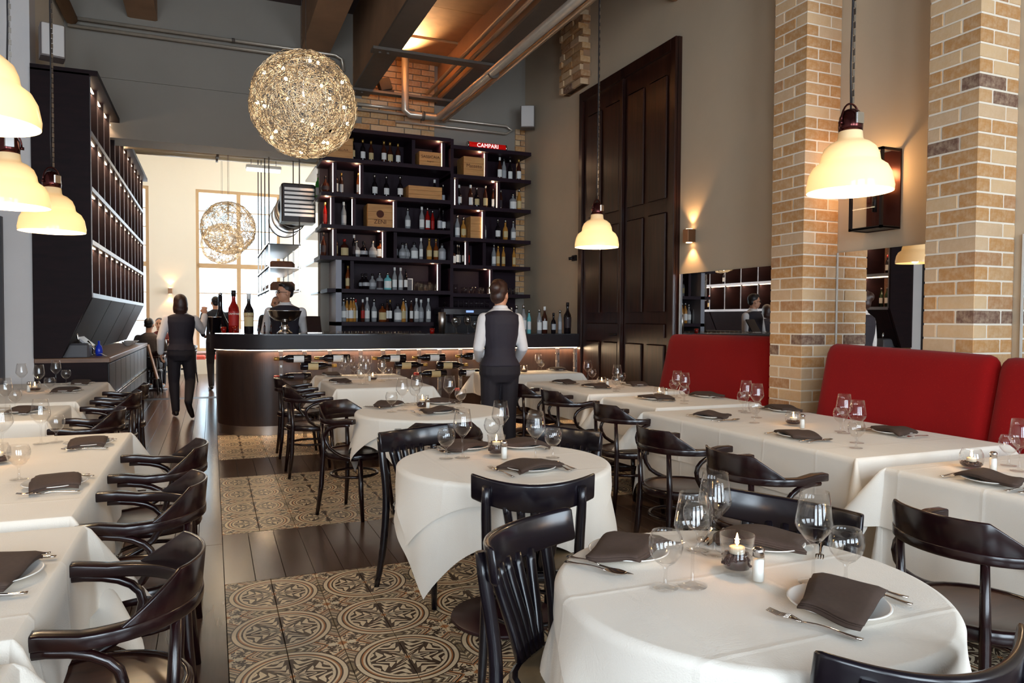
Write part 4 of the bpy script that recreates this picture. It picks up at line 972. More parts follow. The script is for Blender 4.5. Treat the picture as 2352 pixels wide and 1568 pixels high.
def votive_proto(kind):
    s = thing('candle_holder', 'candle', 'candle')
    if kind == 'tumbler': p = [(0.034, 0.0), (0.036, 0.012), (0.046, 0.100), (0.0435, 0.100), (0.034, 0.014), (0.001, 0.013)]; rb, hb = 0.037, 0.052
    else: p = [(0.032, 0.0), (0.046, 0.020), (0.052, 0.042), (0.047, 0.068), (0.037, 0.088), (0.0355, 0.088), (0.0455, 0.067), (0.050, 0.042), (0.044, 0.021), (0.001, 0.006)]; rb, hb = 0.043, 0.032
    MB().lathe(p, 26).obj('glass_cup', M_GLASS, s)
    rnd = random.Random(5); mb = MB(); mb.lathe([(rb*0.86, 0.014 if kind == 'tumbler' else 0.010), (rb, hb-0.006), (0.001, hb-0.006)], 18)
    for k in range(70):
        a = rnd.uniform(0, 2*PI); r = rb*0.93*math.sqrt(rnd.random()) if k < 34 else rb*0.95; z = hb-0.005 if k < 34 else rnd.uniform(0.02, hb-0.008)
        mb.ball((r*math.cos(a), r*math.sin(a), z), 0.0055, 6, 4, (1, 0.7, 0.7))
    o = mb.obj('coffee_beans', M_BEAN, s); o['kind'] = 'stuff'
    MB().lathe([(0.020, hb), (0.020, hb+0.016), (0.001, hb+0.015)], 16).obj('tealight', M_WAX, s)
    MB().lathe([(0.0005, hb+0.018), (0.0055, hb+0.026), (0.0045, hb+0.036), (0.0006, hb+0.052)], 8).obj('flame', M_FLAME, s)
    l = bpy.data.lights.new('candle_light', 'POINT'); l.energy = 0.35; l.color = (1, 0.5, 0.18); l.shadow_soft_size = 0.008; link('candle_light', l, s, (0, 0, hb+0.045))
    return s
SALT, VOT_T, VOT_G = salt_proto(), votive_proto('tumbler'), votive_proto('globe')
first = {'salt': True, 'tumbler': True, 'globe': True}
def put(proto, key, loc, label, rz=0.0):
    if first[key]: first[key] = False; proto.location = loc; proto.rotation_euler = (0, 0, rz); proto['label'] = label; return proto
    return dup(proto, loc, rz, label)
def screenx(x, y, z=0.75):
    v = cam.matrix_world.inverted() @ Vector((x, y, z)); return v.x/-v.z
ORD = ['first', 'second', 'third', 'fourth', 'fifth', 'sixth', 'seventh', 'eighth', 'ninth', 'tenth', 'eleventh', 'twelfth', 'thirteenth', 'fourteenth', 'fifteenth', 'sixteenth', 'seventeenth', 'eighteenth', 'nineteenth', 'twentieth']
def ordinal(i, n):
    if n == 1: return ''
    if i == 0: return ', leftmost'
    if i == n-1: return ', rightmost'
    return ', '+ORD[i]+' from the left'
bpy.context.view_layer.update()
WORD = {'tall': 'tall angular wine glass', 'goblet': 'small round water goblet'}
for tn, kinds in ITEMS.items():
    if tn in ROUND: cx, cyy, rr, ph = ROUND[tn]
    else: x0, x1, y0, y1, ph = RECT[tn]; cx, cyy = (x0+x1)/2, (y0+y1)/2
    def fit(x, y, m):
        if tn in ROUND:
            d = math.hypot(x-cx, y-cyy); k = min(1, (rr-m)/d) if d > 0 else 1; return cx+(x-cx)*k, cyy+(y-cyy)*k
        return max(x0+m, min(x1-m, x)), max(y0+m, min(y1-m, y))
    for kind in ('tall', 'goblet', 'candle', 'salt'):
        L = sorted([fit(x, y, 0.055) for x, y in kinds.get(kind, [])], key=lambda p: screenx(*p))
        for i, (x, y) in enumerate(L):
            od = ordinal(i, len(L)); loc = (x, y, ZT)
            if kind in WORD:
                o = link('wine_glass' if kind == 'tall' else 'water_goblet', G_TALL if kind == 'tall' else G_GOB, None, loc)
                tag(o, WORD[kind]+' on '+ph+od, 'glass', ('tall wine glasses on ' if kind == 'tall' else 'water goblets on ')+ph)
            elif kind == 'candle':
                g = 'tumbler' if tn in ROUND else 'globe'
                put(VOT_T if g == 'tumbler' else VOT_G, g, loc, ('straight' if g == 'tumbler' else 'rounded')+' candle glass with beans on '+ph)
            else: put(SALT, 'salt', loc, 'white salt shaker with steel cap on '+ph)
    L = sorted(kinds['plate'], key=lambda p: screenx(*p)); np_ = len(L)
    for i, (x, y) in enumerate(L):
        x, y = fit(x, y, 0.125); rnd = random.Random(int(x*991)+int(y*773))
        if tn in ROUND: fd = math.atan2(cyy-y, cx-x)
        elif tn[0] == 'L': fd = PI
        elif tn in ('T4', 'T5'): fd = 0.0
        else: fd = 0.0 if x < cx else PI
        od = ordinal(i, np_); rz = fd-PI/2
        o = link('side_plate', PLATE, None, (x, y, ZT)); tag(o, 'white plate with napkin on '+ph+od, 'plate', 'plates on '+ph)
        o = link('napkin', NAPS[rnd.randrange(4)], None, (x, y, ZT+0.0005), (0, 0, rz+rnd.uniform(-0.35, 0.35)+(0.25 if tn in ROUND else 0)))
        tag(o, 'brown folded napkin on '+ph+od, 'napkin', 'napkins on '+ph)
        fx, fy = math.cos(fd), math.sin(fd); lx, ly = -fy, fx
        for nm, me, off, fwd, ex in (('fork', FORK, 0.150, 0.0, 0.05), ('knife', KNIFE, -0.138, -0.01, -0.05), ('spoon', SPOON, -0.168, 0.0, 0.04)):
            px, py = fit(x+lx*off+fx*fwd, y+ly*off+fy*fwd, 0.02) if tn not in ROUND else (x+lx*off+fx*fwd, y+ly*off+fy*fwd)
            if tn in ROUND and math.hypot(px-cx, py-cyy) > rr-0.06: px, py = fit(px, py, 0.06)
            o = link(nm, me, None, (px, py, ZT+0.0005), (0, 0, rz+ex))
            tag(o, 'steel '+nm+' on '+ph+od, nm, nm+'s on '+ph)
# ================================================================ bottles
def bglass(name, c, tr=0.0, rough=0.08): return plain(name, c, rough, 0.0, trans=tr, ior=1.45)
BG = {'black': bglass('black bottle glass', srgb(22, 16, 20)), 'green': bglass('dark green bottle glass', srgb(28, 38, 24)), 'amber': bglass('amber spirit', srgb(120, 58, 22)), 'gold': bglass('golden spirit', srgb(190, 130, 60)),
      'clear': bglass('clear spirit', srgb(150, 150, 152)), 'red': bglass('red aperitif', srgb(150, 20, 16)), 'brown': bglass('brown liqueur', srgb(64, 30, 20)), 'teal': bglass('teal gin bottle', srgb(120, 200, 205)), 'emerald': bglass('emerald bottle', srgb(50, 130, 50))}
LC = {'white': plain('white paper label', srgb(244, 242, 238), 0.7), 'cream': plain('cream paper label', srgb(214, 190, 140), 0.7), 'dark': plain('dark label', srgb(50, 34, 38), 0.6), 'silver': plain('silver label', srgb(176, 176, 180), 0.4), 'red': plain('red label', srgb(170, 30, 24), 0.6)}
CAPM = {'black': M_BLACKMET, 'gold': plain('gold foil cap', srgb(190, 150, 80), 0.35, 0.8), 'white': LC['white'], 'red': plain('red foil cap', srgb(170, 36, 28), 0.4), 'silver': M_BRUSH}
BP = {  # radius, height, profile (fraction of radius, fraction of height), label band, neck radius
 'wine': (0.037, 0.34, [(0.9, 0), (1, 0.02), (1, 0.60), (0.85, 0.68), (0.42, 0.76), (0.36, 0.98), (0.40, 0.99)], (0.20, 0.48)),
 'tall': (0.038, 0.36, [(0.9, 0), (1, 0.02), (1, 0.54), (0.9, 0.62), (0.50, 0.74), (0.36, 0.82), (0.34, 0.97), (0.4, 0.98)], (0.14, 0.46)),
 'bell': (0.043, 0.34, [(0.8, 0), (0.9, 0.03), (1, 0.30), (1, 0.50), (0.75, 0.62), (0.36, 0.70), (0.34, 0.97), (0.4, 0.98)], (0.18, 0.46)),
 'broad': (0.058, 0.27, [(0.94, 0), (1, 0.03), (1, 0.60), (0.8, 0.68), (0.32, 0.74), (0.28, 0.93), (0.34, 0.95)], (0.12, 0.52)),
 'flask': (0.062, 0.25, [(0.55, 0), (0.80, 0.05), (1, 0.25), (1, 0.40), (0.75, 0.58), (0.30, 0.68), (0.24, 0.92), (0.3, 0.94)], (0.22, 0.44)),
 'slim': (0.029, 0.33, [(0.9, 0), (1, 0.02), (1, 0.62), (0.7, 0.72), (0.42, 0.80), (0.40, 0.97), (0.46, 0.98)], (0.16, 0.5)),
 'big': (0.062, 0.50, [(0.85, 0), (0.92, 0.02), (0.94, 0.28), (1, 0.50), (0.9, 0.60), (0.5, 0.70), (0.34, 0.76), (0.32, 0.97), (0.36, 0.98)], (0.18, 0.52))}
KW = {'wine': 'straight', 'tall': 'tall sloping', 'bell': 'bell-shaped', 'broad': 'short broad', 'flask': 'round squat', 'slim': 'slim', 'big': 'large'}
BPROTO = {}
def bottle(kind, glass, lab, cap, loc, label=None, group=None, sc=1.0, rz=0.0):
    key = (kind, glass, lab, cap)
    r, h, prof, (l0, l1) = BP[kind]
    if key not in BPROTO:
        b = MB().lathe([(0.001, 0)]+[(r*a, h*z) for a, z in prof]+[(0.001, h*prof[-1][1])], 16).obj('bottle', BG[glass])
        rl = r*1.012; mb = MB(); n = 10
        def rad(z):
            zs = [(q*h, a*r) for a, q in prof]
            for (z0, a0), (z1, a1) in zip(zs, zs[1:]):
                if z0 <= z <= z1: return a0+(a1-a0)*(z-z0)/(z1-z0) if z1 > z0 else a1
            return r
        mb.grid(n+1, 5, lambda i, j: ((rad(h*(l0+(l1-l0)*j/4))+0.0009)*math.cos(-PI/2+(i/n-0.5)*2.3), (rad(h*(l0+(l1-l0)*j/4))+0.0009)*math.sin(-PI/2+(i/n-0.5)*2.3), h*(l0+(l1-l0)*j/4)))
        mb.obj('label', LC[lab], b)
        rn = r*prof[-1][0]
        MB().lathe([(rn*1.12, h*0.86), (rn*1.15, h*0.995), (rn, h), (0.001, h)], 12).obj('cap', CAPM[cap], b)
        b['_new'] = 1; BPROTO[key] = b; del b['_new']; o = b; o.location = loc; o.rotation_euler = (0, 0, rz)
    else: o = dup(BPROTO[key], loc, rz)
    o.scale = (sc, sc, sc)
    if label: tag(o, label, 'bottle', group)
    return o
GW = {'black': 'black', 'green': 'dark green', 'amber': 'amber', 'gold': 'golden', 'clear': 'clear', 'red': 'red', 'brown': 'brown', 'teal': 'pale teal', 'emerald': 'bright green'}
ROWS = {'A': ('wine black cream gold,wine black white gold,wine brown cream gold,wine brown white gold,bell brown cream gold,wine brown white gold,wine black white black', 'top left bar shelf'),
 'a': ('tall brown white white,tall clear silver black,tall black white silver,tall brown white gold', 'top right bar shelf'),
 'B': ('flask brown dark black,tall brown white silver,slim brown silver gold,slim amber silver gold,bell black white silver,bell black white silver,bell black white silver,tall black dark white', 'second left bar shelf'),
 'b': ('slim black silver silver,tall black white white,slim clear white silver,bell black white white,tall brown white white,bell black cream silver,tall brown cream silver,slim brown white black,slim brown dark silver,broad clear white silver,tall gold cream silver', 'second right bar shelf'),
 'C': ('slim red red gold,tall clear silver white,bell clear white silver,tall clear white white,tall red white silver,slim red red silver,tall black silver black,bell black white black', 'third left bar shelf'),
 'c': ('tall clear white silver,bell gold cream silver,tall clear white silver,bell black white silver,bell gold cream silver,bell clear white silver', 'third right bar shelf'),
 'D': ('bell brown dark black,slim amber cream gold,broad brown cream red,slim black dark white,flask clear white silver,flask black silver black,flask clear silver silver,broad amber white black,bell black silver black,flask clear silver black,flask clear silver silver,broad clear white black,slim clear white white,bell gold cream gold,bell amber cream gold,broad clear silver black', 'fourth left bar shelf'),
 'd': ('broad brown white black,slim black white silver,slim black silver silver,bell black silver black,slim brown red black,tall clear white silver,slim gold cream gold,slim gold cream gold,slim gold cream gold', 'fourth right bar shelf'),
 'E': ('tall amber cream gold,bell clear cream silver,flask black silver black,flask black silver black,flask clear silver black,broad clear dark silver,broad teal white silver,tall clear white white,tall clear white white,slim black white black', 'fifth bar shelf from top'),
 'F': ('tall clear silver silver,bell clear white silver,tall gold white silver,tall gold white silver,tall gold cream silver,slim clear white red,slim brown red white,tall clear white white,bell clear white silver,broad amber cream black,slim brown white black,slim black white gold,broad clear white black,tall gold cream silver,slim clear silver silver,slim brown white silver,tall clear white white,bell clear silver white,tall clear white white', 'lowest bar shelf')}
for row, (z, xs) in BOT.items():
    specs, where = ROWS[row]; zz = {'A': 3.66, 'B': 3.17, 'C': 2.72, 'D': 2.28, 'E': 1.82, 'F': 1.35, 'a': 3.57, 'b': 3.11, 'c': 2.63, 'd': 2.22}[row]
    for i, (x, sp) in enumerate(zip(xs, specs.split(','))):
        k, g, l, c = sp.split(); sc = 1.0 if row not in 'E' else 0.95
        y = 10.70 + (0.12 if (row, i) in (('A', 6), ('B', 7)) else 0.035*((i*7) % 3 - 1))
        bottle(k, g, l, c, (x, y, zz+0.001), KW[k]+' '+GW[g]+' bottle, '+where+ordinal(i, len(xs)), 'bottles on the '+where, sc, 0.05*((i*5) % 7-3))
grn = bottle('wine', 'emerald', 'silver', 'silver', (1.50, 11.35, 3.171), 'bright green bottle on the side shelf at the left end of the back bar', None, 1.2)
# wine crates
M_CRATE = woodm('pine crate', srgb(214, 160, 98), srgb(186, 128, 72), 0.6, (3, 30, 30), 0.06)
M_BRAND = plain('burnt brand mark', srgb(84, 40, 24), 0.8)
def crate(label, x0, x1, z, h, y=10.50, d=0.32, words=(), rz=0):
    c = thing('wine_crate', label, 'crate', ((x0+x1)/2, y, z+0.001), rz); w = (x1-x0)/2
    for k in range(3):
        MB().cbox(-w, -0.0+0.0, h*k/3+0.001, w, 0.014, h*(k+1)/3-0.001, 0.002).obj('board', M_CRATE, c)
    MB().box(-w, 0.014, 0, -w+0.014, d, h).box(w-0.014, 0.014, 0, w, d, h).box(-w+0.014, d-0.014, 0, w-0.014, d, h).box(-w+0.014, 0.014, 0, w-0.014, d-0.014, 0.012).box(-w+0.014, 0.014, h-0.012, w-0.014, d-0.014, h).obj('case', M_CRATE, c)
    for body, sz, zz in words: text('brand_text', body, sz, M_BRAND, c, (0, -0.0015, zz))
    return c
crate('pine wine crate at the left end of the top bar shelf, behind the wire globe', 1.50, 1.87, 3.66, 0.29, words=(('II', 0.07, 0.20), ('ORNELLAIA', 0.045, 0.12)))
crate('low pine wine crate stamped SASSICAIA on the top bar shelf', 2.84, 3.18, 3.66, 0.21, words=(('SASSICAIA', 0.062, 0.135), ('Bolgheri', 0.03, 0.07)))
crate('pine wine crate with a script mark on the top right bar shelf', 3.53, 3.86, 3.57, 0.29, words=(('Masseto', 0.075, 0.15),))
crate('long plain pine box on the second bar shelf', 2.68, 3.19, 3.17, 0.19)
z = crate('square pine wine crate stamped ZENI on the third bar shelf', 2.08, 2.44, 2.72, 0.33, words=(('ZENI', 0.085, 0.075),))
MB().lathe([(0.055, 0), (0.055, 0.001)], 20, T(0, -0.0015, 0.19) @ RX(R(90)), False).obj('brand_emblem', M_BRAND, z)
crate('narrow upright pine box on the third right bar shelf', 3.66, 3.85, 2.63, 0.34, y=10.55, d=0.25)
# lit aperitif sign
sg = thing('bar_sign', 'red cylindrical CAMPARI lamp sign standing on top of the bar shelves', 'sign', (3.94, 10.62, 4.002))
M_SIGNR = plain('glowing red sign', srgb(190, 14, 12), 0.3, 0, emit=srgb(200, 10, 8), estr=0.35)
MB().lathe([(0.055, -0.30), (0.055, 0.30)], 24, T(0, 0, 0.058) @ RY(R(90))).obj('lamp_tube', M_SIGNR, sg)
for s in (-1, 1): MB().lathe([(0.058, 0), (0.058, 0.02)], 24, T(s*0.31-0.01, 0, 0.058) @ RY(R(90))).obj('end_cap', M_CHROME, sg)
text('lettering', 'CAMPARI', 0.085, emitm('sign lettering', (1, 0.9, 0.85), 1.2), sg, (0, -0.0575, 0.058))
# glasses, shaker, coffee machine on the lower shelves
TUMB = MB().lathe([(0.001, 0.008), (0.030, 0.008), (0.030, 0.0), (0.034, 0.10), (0.032, 0.10), (0.028, 0.010), (0.001, 0.009)], 14).mesh('tumbler', M_GLASS)
HIGH = MB().lathe([(0.001, 0.008), (0.030, 0.008), (0.030, 0.0), (0.036, 0.15), (0.034, 0.15), (0.028, 0.010), (0.001, 0.009)], 14).mesh('highball', M_GLASS)
tx = [(2.90+0.075*k, 10.62, 1.821, 'tumbler') for k in range(5)]+[(3.55+0.07*k, 10.60+0.05*(k % 2), 1.791, 'tumbler') for k in range(14)]
for k, (x, y, z, nm) in enumerate(tx): tag(link('tumbler', TUMB, None, (x, y, z)), 'small tumbler in the row on the fifth bar shelf'+ordinal(k, 19), 'glass', 'tumblers lined up on the back bar')
for k in range(4): tag(link('highball_glass', HIGH, None, (2.88+0.07*k, 10.80, 1.821)), 'tall straight glass behind the left tumblers, fifth shelf'+ordinal(k, 4), 'glass', 'tall straight glasses on the fifth shelf')
for k in range(2): tag(link('highball_glass', HIGH, None, (3.45+0.07*k, 10.85, 1.791)), 'tall straight glass by the right-hand tumblers'+ordinal(k, 2), 'glass', 'tall glasses by the right tumbler row')
pf = thing('picture_frame', 'small framed black and white photograph standing on the fifth bar shelf', 'picture', (2.76, 10.80, 1.821))
MB().cbox(-0.065, 0, 0, 0.065, 0.015, 0.19, 0.003).obj('frame', LC['white'], pf); MB().box(-0.05, -0.001, 0.015, 0.05, 0, 0.175).obj('photo', plain('grey photo print', srgb(90, 84, 86), 0.4, 0, 18, 0.7), pf)
cm = thing('coffee_machine', 'wide chrome and black coffee machine under the back bar shelves', 'coffee machine', (3.62, 10.55, 0.921))
MB().cbox(-0.42, -0.18, 0.10, 0.42, 0.32, 0.20, 0.02).cbox(-0.42, 0.05, 0.20, 0.42, 0.32, 0.55, 0.02).obj('body', plain('black coffee machine', srgb(30, 26, 30), 0.25), cm)
MB().cbox(-0.44, -0.10, 0.55, 0.44, 0.34, 0.66, 0.03).obj('hood', plain('dark hood', srgb(44, 38, 44), 0.25), cm)
MB().box(-0.38, -0.16, 0.0, 0.38, 0.30, 0.10).obj('base', M_CHROME, cm)
for x in (-0.22, 0.0, 0.22):
    g = MB().lathe([(0.045, 0), (0.045, 0.07), (0.03, 0.10)], 14, T(x, -0.02, 0.42)).obj('group_head', M_CHROME, cm); MB().tube([(x, -0.05, 0.43), (x, -0.22, 0.41)], 0.014, 8).obj('handle', M_BLACKMET, g)
for x in (-0.40, 0.40): MB().tube(bez((x, -0.02, 0.55), (x, -0.10, 0.5), (x, -0.1, 0.35), (x, -0.06, 0.28), 6), 0.008, 6).obj('steam_wand', M_CHROME, cm)
MB().box(-0.06, -0.104, 0.58, 0.06, -0.101, 0.61).obj('display', emitm('blue display', (0.25, 0.4, 1.0), 1.2), cm)
for k in range(9): tag(link('tumbler', TUMB, None, (3.28+0.085*k, 10.62, 1.583+0.0)), 'cup glass on top of the coffee machine'+ordinal(k, 9), 'glass', 'glasses on top of the coffee machine')
# things standing on the counter
CT = 1.2065
def counter(x, y): return (x, y, CT)
cbx = bottle('big', 'red', 'red', 'black', counter(0.25, 9.62), 'large red CAMPARI bottle on the rounded bar end', None, 1.06)
wrap(text('lettering', 'CAMPARI', 0.034, plain('white lettering', srgb(240, 236, 230), 0.6), cbx, (0, -0.0635, 0.225)), 0.0632)
avb = bottle('big', 'black', 'cream', 'white', counter(0.42, 9.50), 'large dark AVERNA bottle on the rounded bar end', None, 0.98)
wrap(text('lettering', 'AVERNA', 0.034, plain('dark red lettering', srgb(120, 24, 20), 0.6), avb, (0, -0.0645, 0.215)), 0.0632)
dec = thing('decanter', 'black wide-bodied glass carafe left of the red bottle on the bar end', 'carafe', counter(0.10, 9.95))
MB().lathe([(0.001, 0.002), (0.10, 0.002), (0.115, 0.03), (0.10, 0.12), (0.05, 0.22), (0.026, 0.30), (0.024, 0.46), (0.028, 0.47), (0.022, 0.46)], 20).obj('body', BG['black'], dec)
MB().lathe([(0.02, 0.47), (0.024, 0.50), (0.001, 0.51)], 12).obj('stopper', M_CHROME, dec)
bk = thing('ice_bucket', 'dark ice bucket at the left edge of the rounded bar end', 'bucket', counter(0.03, 9.75))
MB().lathe([(0.055, 0), (0.075, 0.20), (0.078, 0.20), (0.07, 0.20), (0.05, 0.02)], 18).obj('body', BG['black'], bk); MB().lathe([(0.076, 0.19), (0.08, 0.20), (0.076, 0.205)], 18).obj('rim', M_CHROME, bk)
tr = MB().cbox(-0.16, -0.10, 0, 0.16, 0.10, 0.012, 0.004).obj('service_tray', M_CHROME, None, counter(0.19, 9.44)); tag(tr, 'small steel tray under the red votives on the bar end', 'tray')
def votive_red(x, y, z, label):
    v = thing('red_votive', label, 'candle', (x, y, z))
    MB().lathe([(0.028, 0), (0.034, 0.07), (0.031, 0.07), (0.026, 0.006), (0.001, 0.005)], 14).obj('glass_cup', bglass('red votive glass', srgb(170, 30, 20), 0.4), v)
    MB().lathe([(0.0005, 0.03), (0.008, 0.045), (0.001, 0.07)], 8).obj('flame', M_FLAME, v)
votive_red(0.13, 9.44, CT+0.0125, 'red glass votive on the tray, left one on the bar end')
votive_red(0.26, 9.42, CT+0.0125, 'red glass votive on the tray, right one on the bar end')
for k, (x, y) in enumerate(((0.53, 9.40), (0.60, 9.45), (0.67, 9.36))): bottle('slim', 'brown', 'dark', 'black', counter(x, y), ['left', 'middle', 'right'][k]+' of three little bitters bottles beside the champagne bowl', 'bitters bottles', 0.42)
bw = thing('champagne_bowl', 'big polished footed champagne bowl on the bar counter', 'bowl', counter(0.83, 9.34))
MB().lathe([(0.04, 0.140), (0.12, 0.165), (0.18, 0.215), (0.200, 0.275), (0.207, 0.28), (0.200, 0.285), (0.175, 0.225), (0.11, 0.18), (0.001, 0.165)], 32).obj('bowl', M_CHROME, bw)
MB().lathe([(0.09, 0), (0.095, 0.012), (0.06, 0.04), (0.045, 0.06), (0.06, 0.08), (0.036, 0.10), (0.04, 0.142)], 24).obj('foot', M_CHROME, bw)
tp = thing('order_terminal', 'small tilted order terminal behind the counter right of the bowl', 'terminal', (1.22, 9.60, CT))
MB().cbox(-0.09, -0.012, 0, 0.09, 0.012, 0.26, 0.004, T(0, 0, 0.01) @ RX(R(-38))).obj('screen', M_FASCIA, tp); MB().box(-0.09, -0.02, 0, 0.09, 0.14, 0.012).obj('base', M_BRUSH, tp)
for k in range(16): tag(link('tumbler', TUMB, None, (1.28+0.088*k, 9.60, CT-0.075)), 'tumbler sunk along the inner counter edge'+ordinal(k, 16), 'glass', 'tumblers sunk along the inner counter edge')
votive_red(2.68, 9.25, CT, 'red votive burning on the counter left of the steel shaker')
shk = MB().lathe([(0.04, 0), (0.05, 0.16), (0.052, 0.28), (0.046, 0.285), (0.001, 0.285)], 20).obj('cocktail_shaker', M_BRUSH, None, counter(2.86, 9.40)); tag(shk, 'tall brushed steel shaker tin on the counter', 'shaker')
def gl(kind, x, y, label, s=1.0):
    o = link('wine_glass' if kind == 't' else 'water_goblet', G_TALL if kind == 't' else G_GOB, None, counter(x, y)); o.scale = (s, s, s); tag(o, label, 'glass')
gl('g', 3.06, 9.40, 'large round balloon glass on the counter just right of the steel shaker', 1.5); gl('t', 3.24, 9.45, 'stemmed glass on the counter beside the waitress', 1.05); gl('g', 3.36, 9.50, 'round glass on the counter close behind the waitress', 1.2)
for i, (x, sp, s) in enumerate(((3.84, 'tall clear white silver', 1.0), (3.93, 'tall clear white silver', 1.08), (4.02, 'tall clear white silver', 1.1), (4.12, 'slim teal white silver', 1.0), (4.26, 'tall clear white silver', 0.95), (4.36, 'tall brown white white', 1.05), (4.48, 'bell black silver black', 0.85), (4.60, 'slim clear silver silver', 1.0), (4.70, 'big black dark black', 0.88))):
    k, g, l, c = sp.split(); bottle(k, g, l, c, counter(x-0.03, 9.25+0.04*(i % 2)), KW[k]+' '+GW[g]+' bottle on the right end of the counter'+ordinal(i, 9), 'bottles on the right end of the counter', s)
# wine racks in front of the counter
rk = thing('bottle_rack', 'clear acrylic bottle rack posts along the lit counter front', 'rack', (0, 8.80, 0))
M_ACR = plain('clear acrylic', srgb(226, 214, 204), 0.08, 0, trans=0.75, ior=1.3)
PX = [0.737, 1.004, 1.293, 1.657, 1.93, 2.12, 2.383, 2.647, 2.923, 3.25, 4.297, 4.566]
for x in PX:
    p = MB().cbox(x-0.022, -0.02, 0.0, x+0.022, 0.02, 1.02, 0.003).obj('rack_post', M_ACR, rk)
    for z in (0.94, 0.84, 0.74, 0.63, 0.52): MB().lathe([(0.014, -0.05), (0.014, 0.03)], 8, T(x, 0, z) @ RX(R(90))).obj('rack_peg', M_CHROME, p)
RB_ = [(0.90, 0.93, 1, 'white'), (1.35, 0.93, 1, 'white'), (2.03, 0.92, 1, 'white'), (2.53, 0.92, 1, 'white'), (3.09, 0.93, 1, 'white'), (1.12, 0.84, -1, 'cream'), (2.23, 0.83, -1, 'cream'), (2.76, 0.82, -1, 'cream'), (0.90, 0.72, 1, 'dark'), (2.55, 0.72, 1, 'cream'), (3.06, 0.72, -1, 'white'), (3.08, 0.51, 1, 'white')]
RWD = ['topmost row', 'second row', 'third row', 'lowest row']
rows_ = {0.93: 0, 0.92: 0, 0.84: 1, 0.83: 1, 0.82: 1, 0.72: 2, 0.51: 3}
cnt = {}
for x, z, d, lab in RB_:
    r = rows_[z]; n = sum(1 for q in RB_ if rows_[q[1]] == r); L = sorted(q[0] for q in RB_ if rows_[q[1]] == r); i = L.index(x)
    o = bottle('wine', 'black', lab, 'gold' if z > 0.8 else 'red', (x+0.17*d, 8.745, z+0.0), 'wine bottle lying in the '+RWD[r]+' of the counter rack'+ordinal(i, n), 'wine bottles in the counter rack', 1.22)
    o.rotation_euler = Euler((0, R(-90*d), 0), 'XYZ'); o.rotation_euler.rotate_axis('Z', R(-20 if d > 0 else 20))
# bottles inside the wine cabinet cubbies
for r in range(4):
    for k in range(12):
        y = 9.12+(15.6-9.12)*(k+0.5)/12
        for q in range(2 if (r+k) % 3 else 3):
            bottle('wine', 'black' if (k+r) % 2 else 'green', 'cream' if k % 2 else 'white', 'red' if (k+r) % 4 == 1 else 'black', (-1.48, y-0.13+0.115*q, ZR[r]+0.021), 'wine bottle in the wine cabinet, '+['lowest', 'second', 'third', 'top'][r]+' shelf, '+ORD[k]+' cubby from the near end', 'wine bottles in the '+ORD[k]+' cubby of the '+ORD[r]+' cabinet shelf', 1.0, R(90))

# ================================================================ kitchen pass behind the bar: duct, hanging rack
du = thing('extract_duct', 'shiny round steel extractor duct hanging left of the bar shelves', 'duct', (1.22, 0, 3.12))
MB().lathe([(0.27, 11.85), (0.27, 13.7)], 36, RX(R(-90))).lathe([(0.26, 11.85), (0.26, 13.7)], 36, RX(R(-90))).obj('duct_tube', M_BRUSH, du)
for y in (12.2, 12.9, 13.65): MB().lathe([(0.272, y), (0.286, y+0.02), (0.272, y+0.05)], 36, RX(R(-90))).obj('seam_ring', M_BRUSH, du)
MB().cbox(-0.24, 11.50, -0.26, 0.26, 11.9, 0.32, 0.02).obj('duct_box', M_BLACKMET, du)
for k in range(7): MB().box(-0.20, 11.47, -0.18+0.065*k, 0.24, 11.50, -0.14+0.065*k).obj('grille_slat', M_BRUSH, du)
hr = thing('hanging_rack', 'hanging steel rack of folded cloths and plates beside the bar', 'rack', (1.02, 0, 0))
mb = MB()
for x in (-0.22, 0.22):
    for y in (11.5, 12.4, 13.3, 14.2): MB().box(x-0.012, y-0.012, 1.78, x+0.012, y+0.012, 2.52).obj('rack_post', M_BRUSH, hr)
for z in (1.80, 2.15, 2.50):
    MB().box(-0.235, 11.48, z, 0.235, 14.22, z+0.015).obj('rack_shelf', M_BRUSH if z < 2.4 else M_BLACKMET, hr)
    for x in (-0.235, 0.222): MB().box(x, 11.48, z, x+0.013, 14.22, z+0.045).obj('rack_rail', M_BRUSH, hr)
for k, (x, y) in enumerate([(-0.22, 11.5), (-0.22, 12.4), (-0.22, 13.3), (-0.22, 14.2), (0.22, 11.5), (0.22, 12.4)]): MB().tube([(x, y, 2.5), (x, y, 5.7)], 0.009, 6).obj('hanging_rod', M_STEEL, hr)
M_CLB = plain('brown folded cloth', srgb(110, 72, 52), 0.8, 0, 20, 0.4)
for k in range(5):
    for z in (1.816, 2.166):
        o = MB().cbox(-0.17, -0.14, 0, 0.17, 0.14, 0.10+0.04*((k+int(z)) % 2), 0.03).obj('cloth_stack', M_CLB, None, (1.02, 11.75+0.5*k, z), (0, 0, 0.15*(k % 3-1)))
        tag(o, 'brown cloth stack, '+('lower' if z < 2 else 'upper')+' hanging rack shelf'+ordinal(k, 5).replace('leftmost', 'nearest end').replace('rightmost', 'far end').replace('from the left', 'from the near end'), 'cloth', 'cloth stacks on the hanging rack')
tl_ = thing('strip_lamp', 'white twin tube lamp hanging under the far room ceiling', 'lamp', (0.82, 13.0, 3.86))
MB().cbox(-0.28, -0.10, 0.04, 0.28, 0.10, 0.09, 0.01).obj('housing', LC['white'], tl_)
for s in (-0.06, 0.06): MB().tube([(-0.27, s, 0.02), (0.27, s, 0.02)], 0.02, 8).obj('tube', emitm('white tube', (1, 0.95, 0.85), 2.0), tl_)
for s in (-0.2, 0.2): MB().tube([(s, 0, 0.09), (s, 0, 1.84)], 0.005, 5).obj('hanging_rod', M_STEEL, tl_)
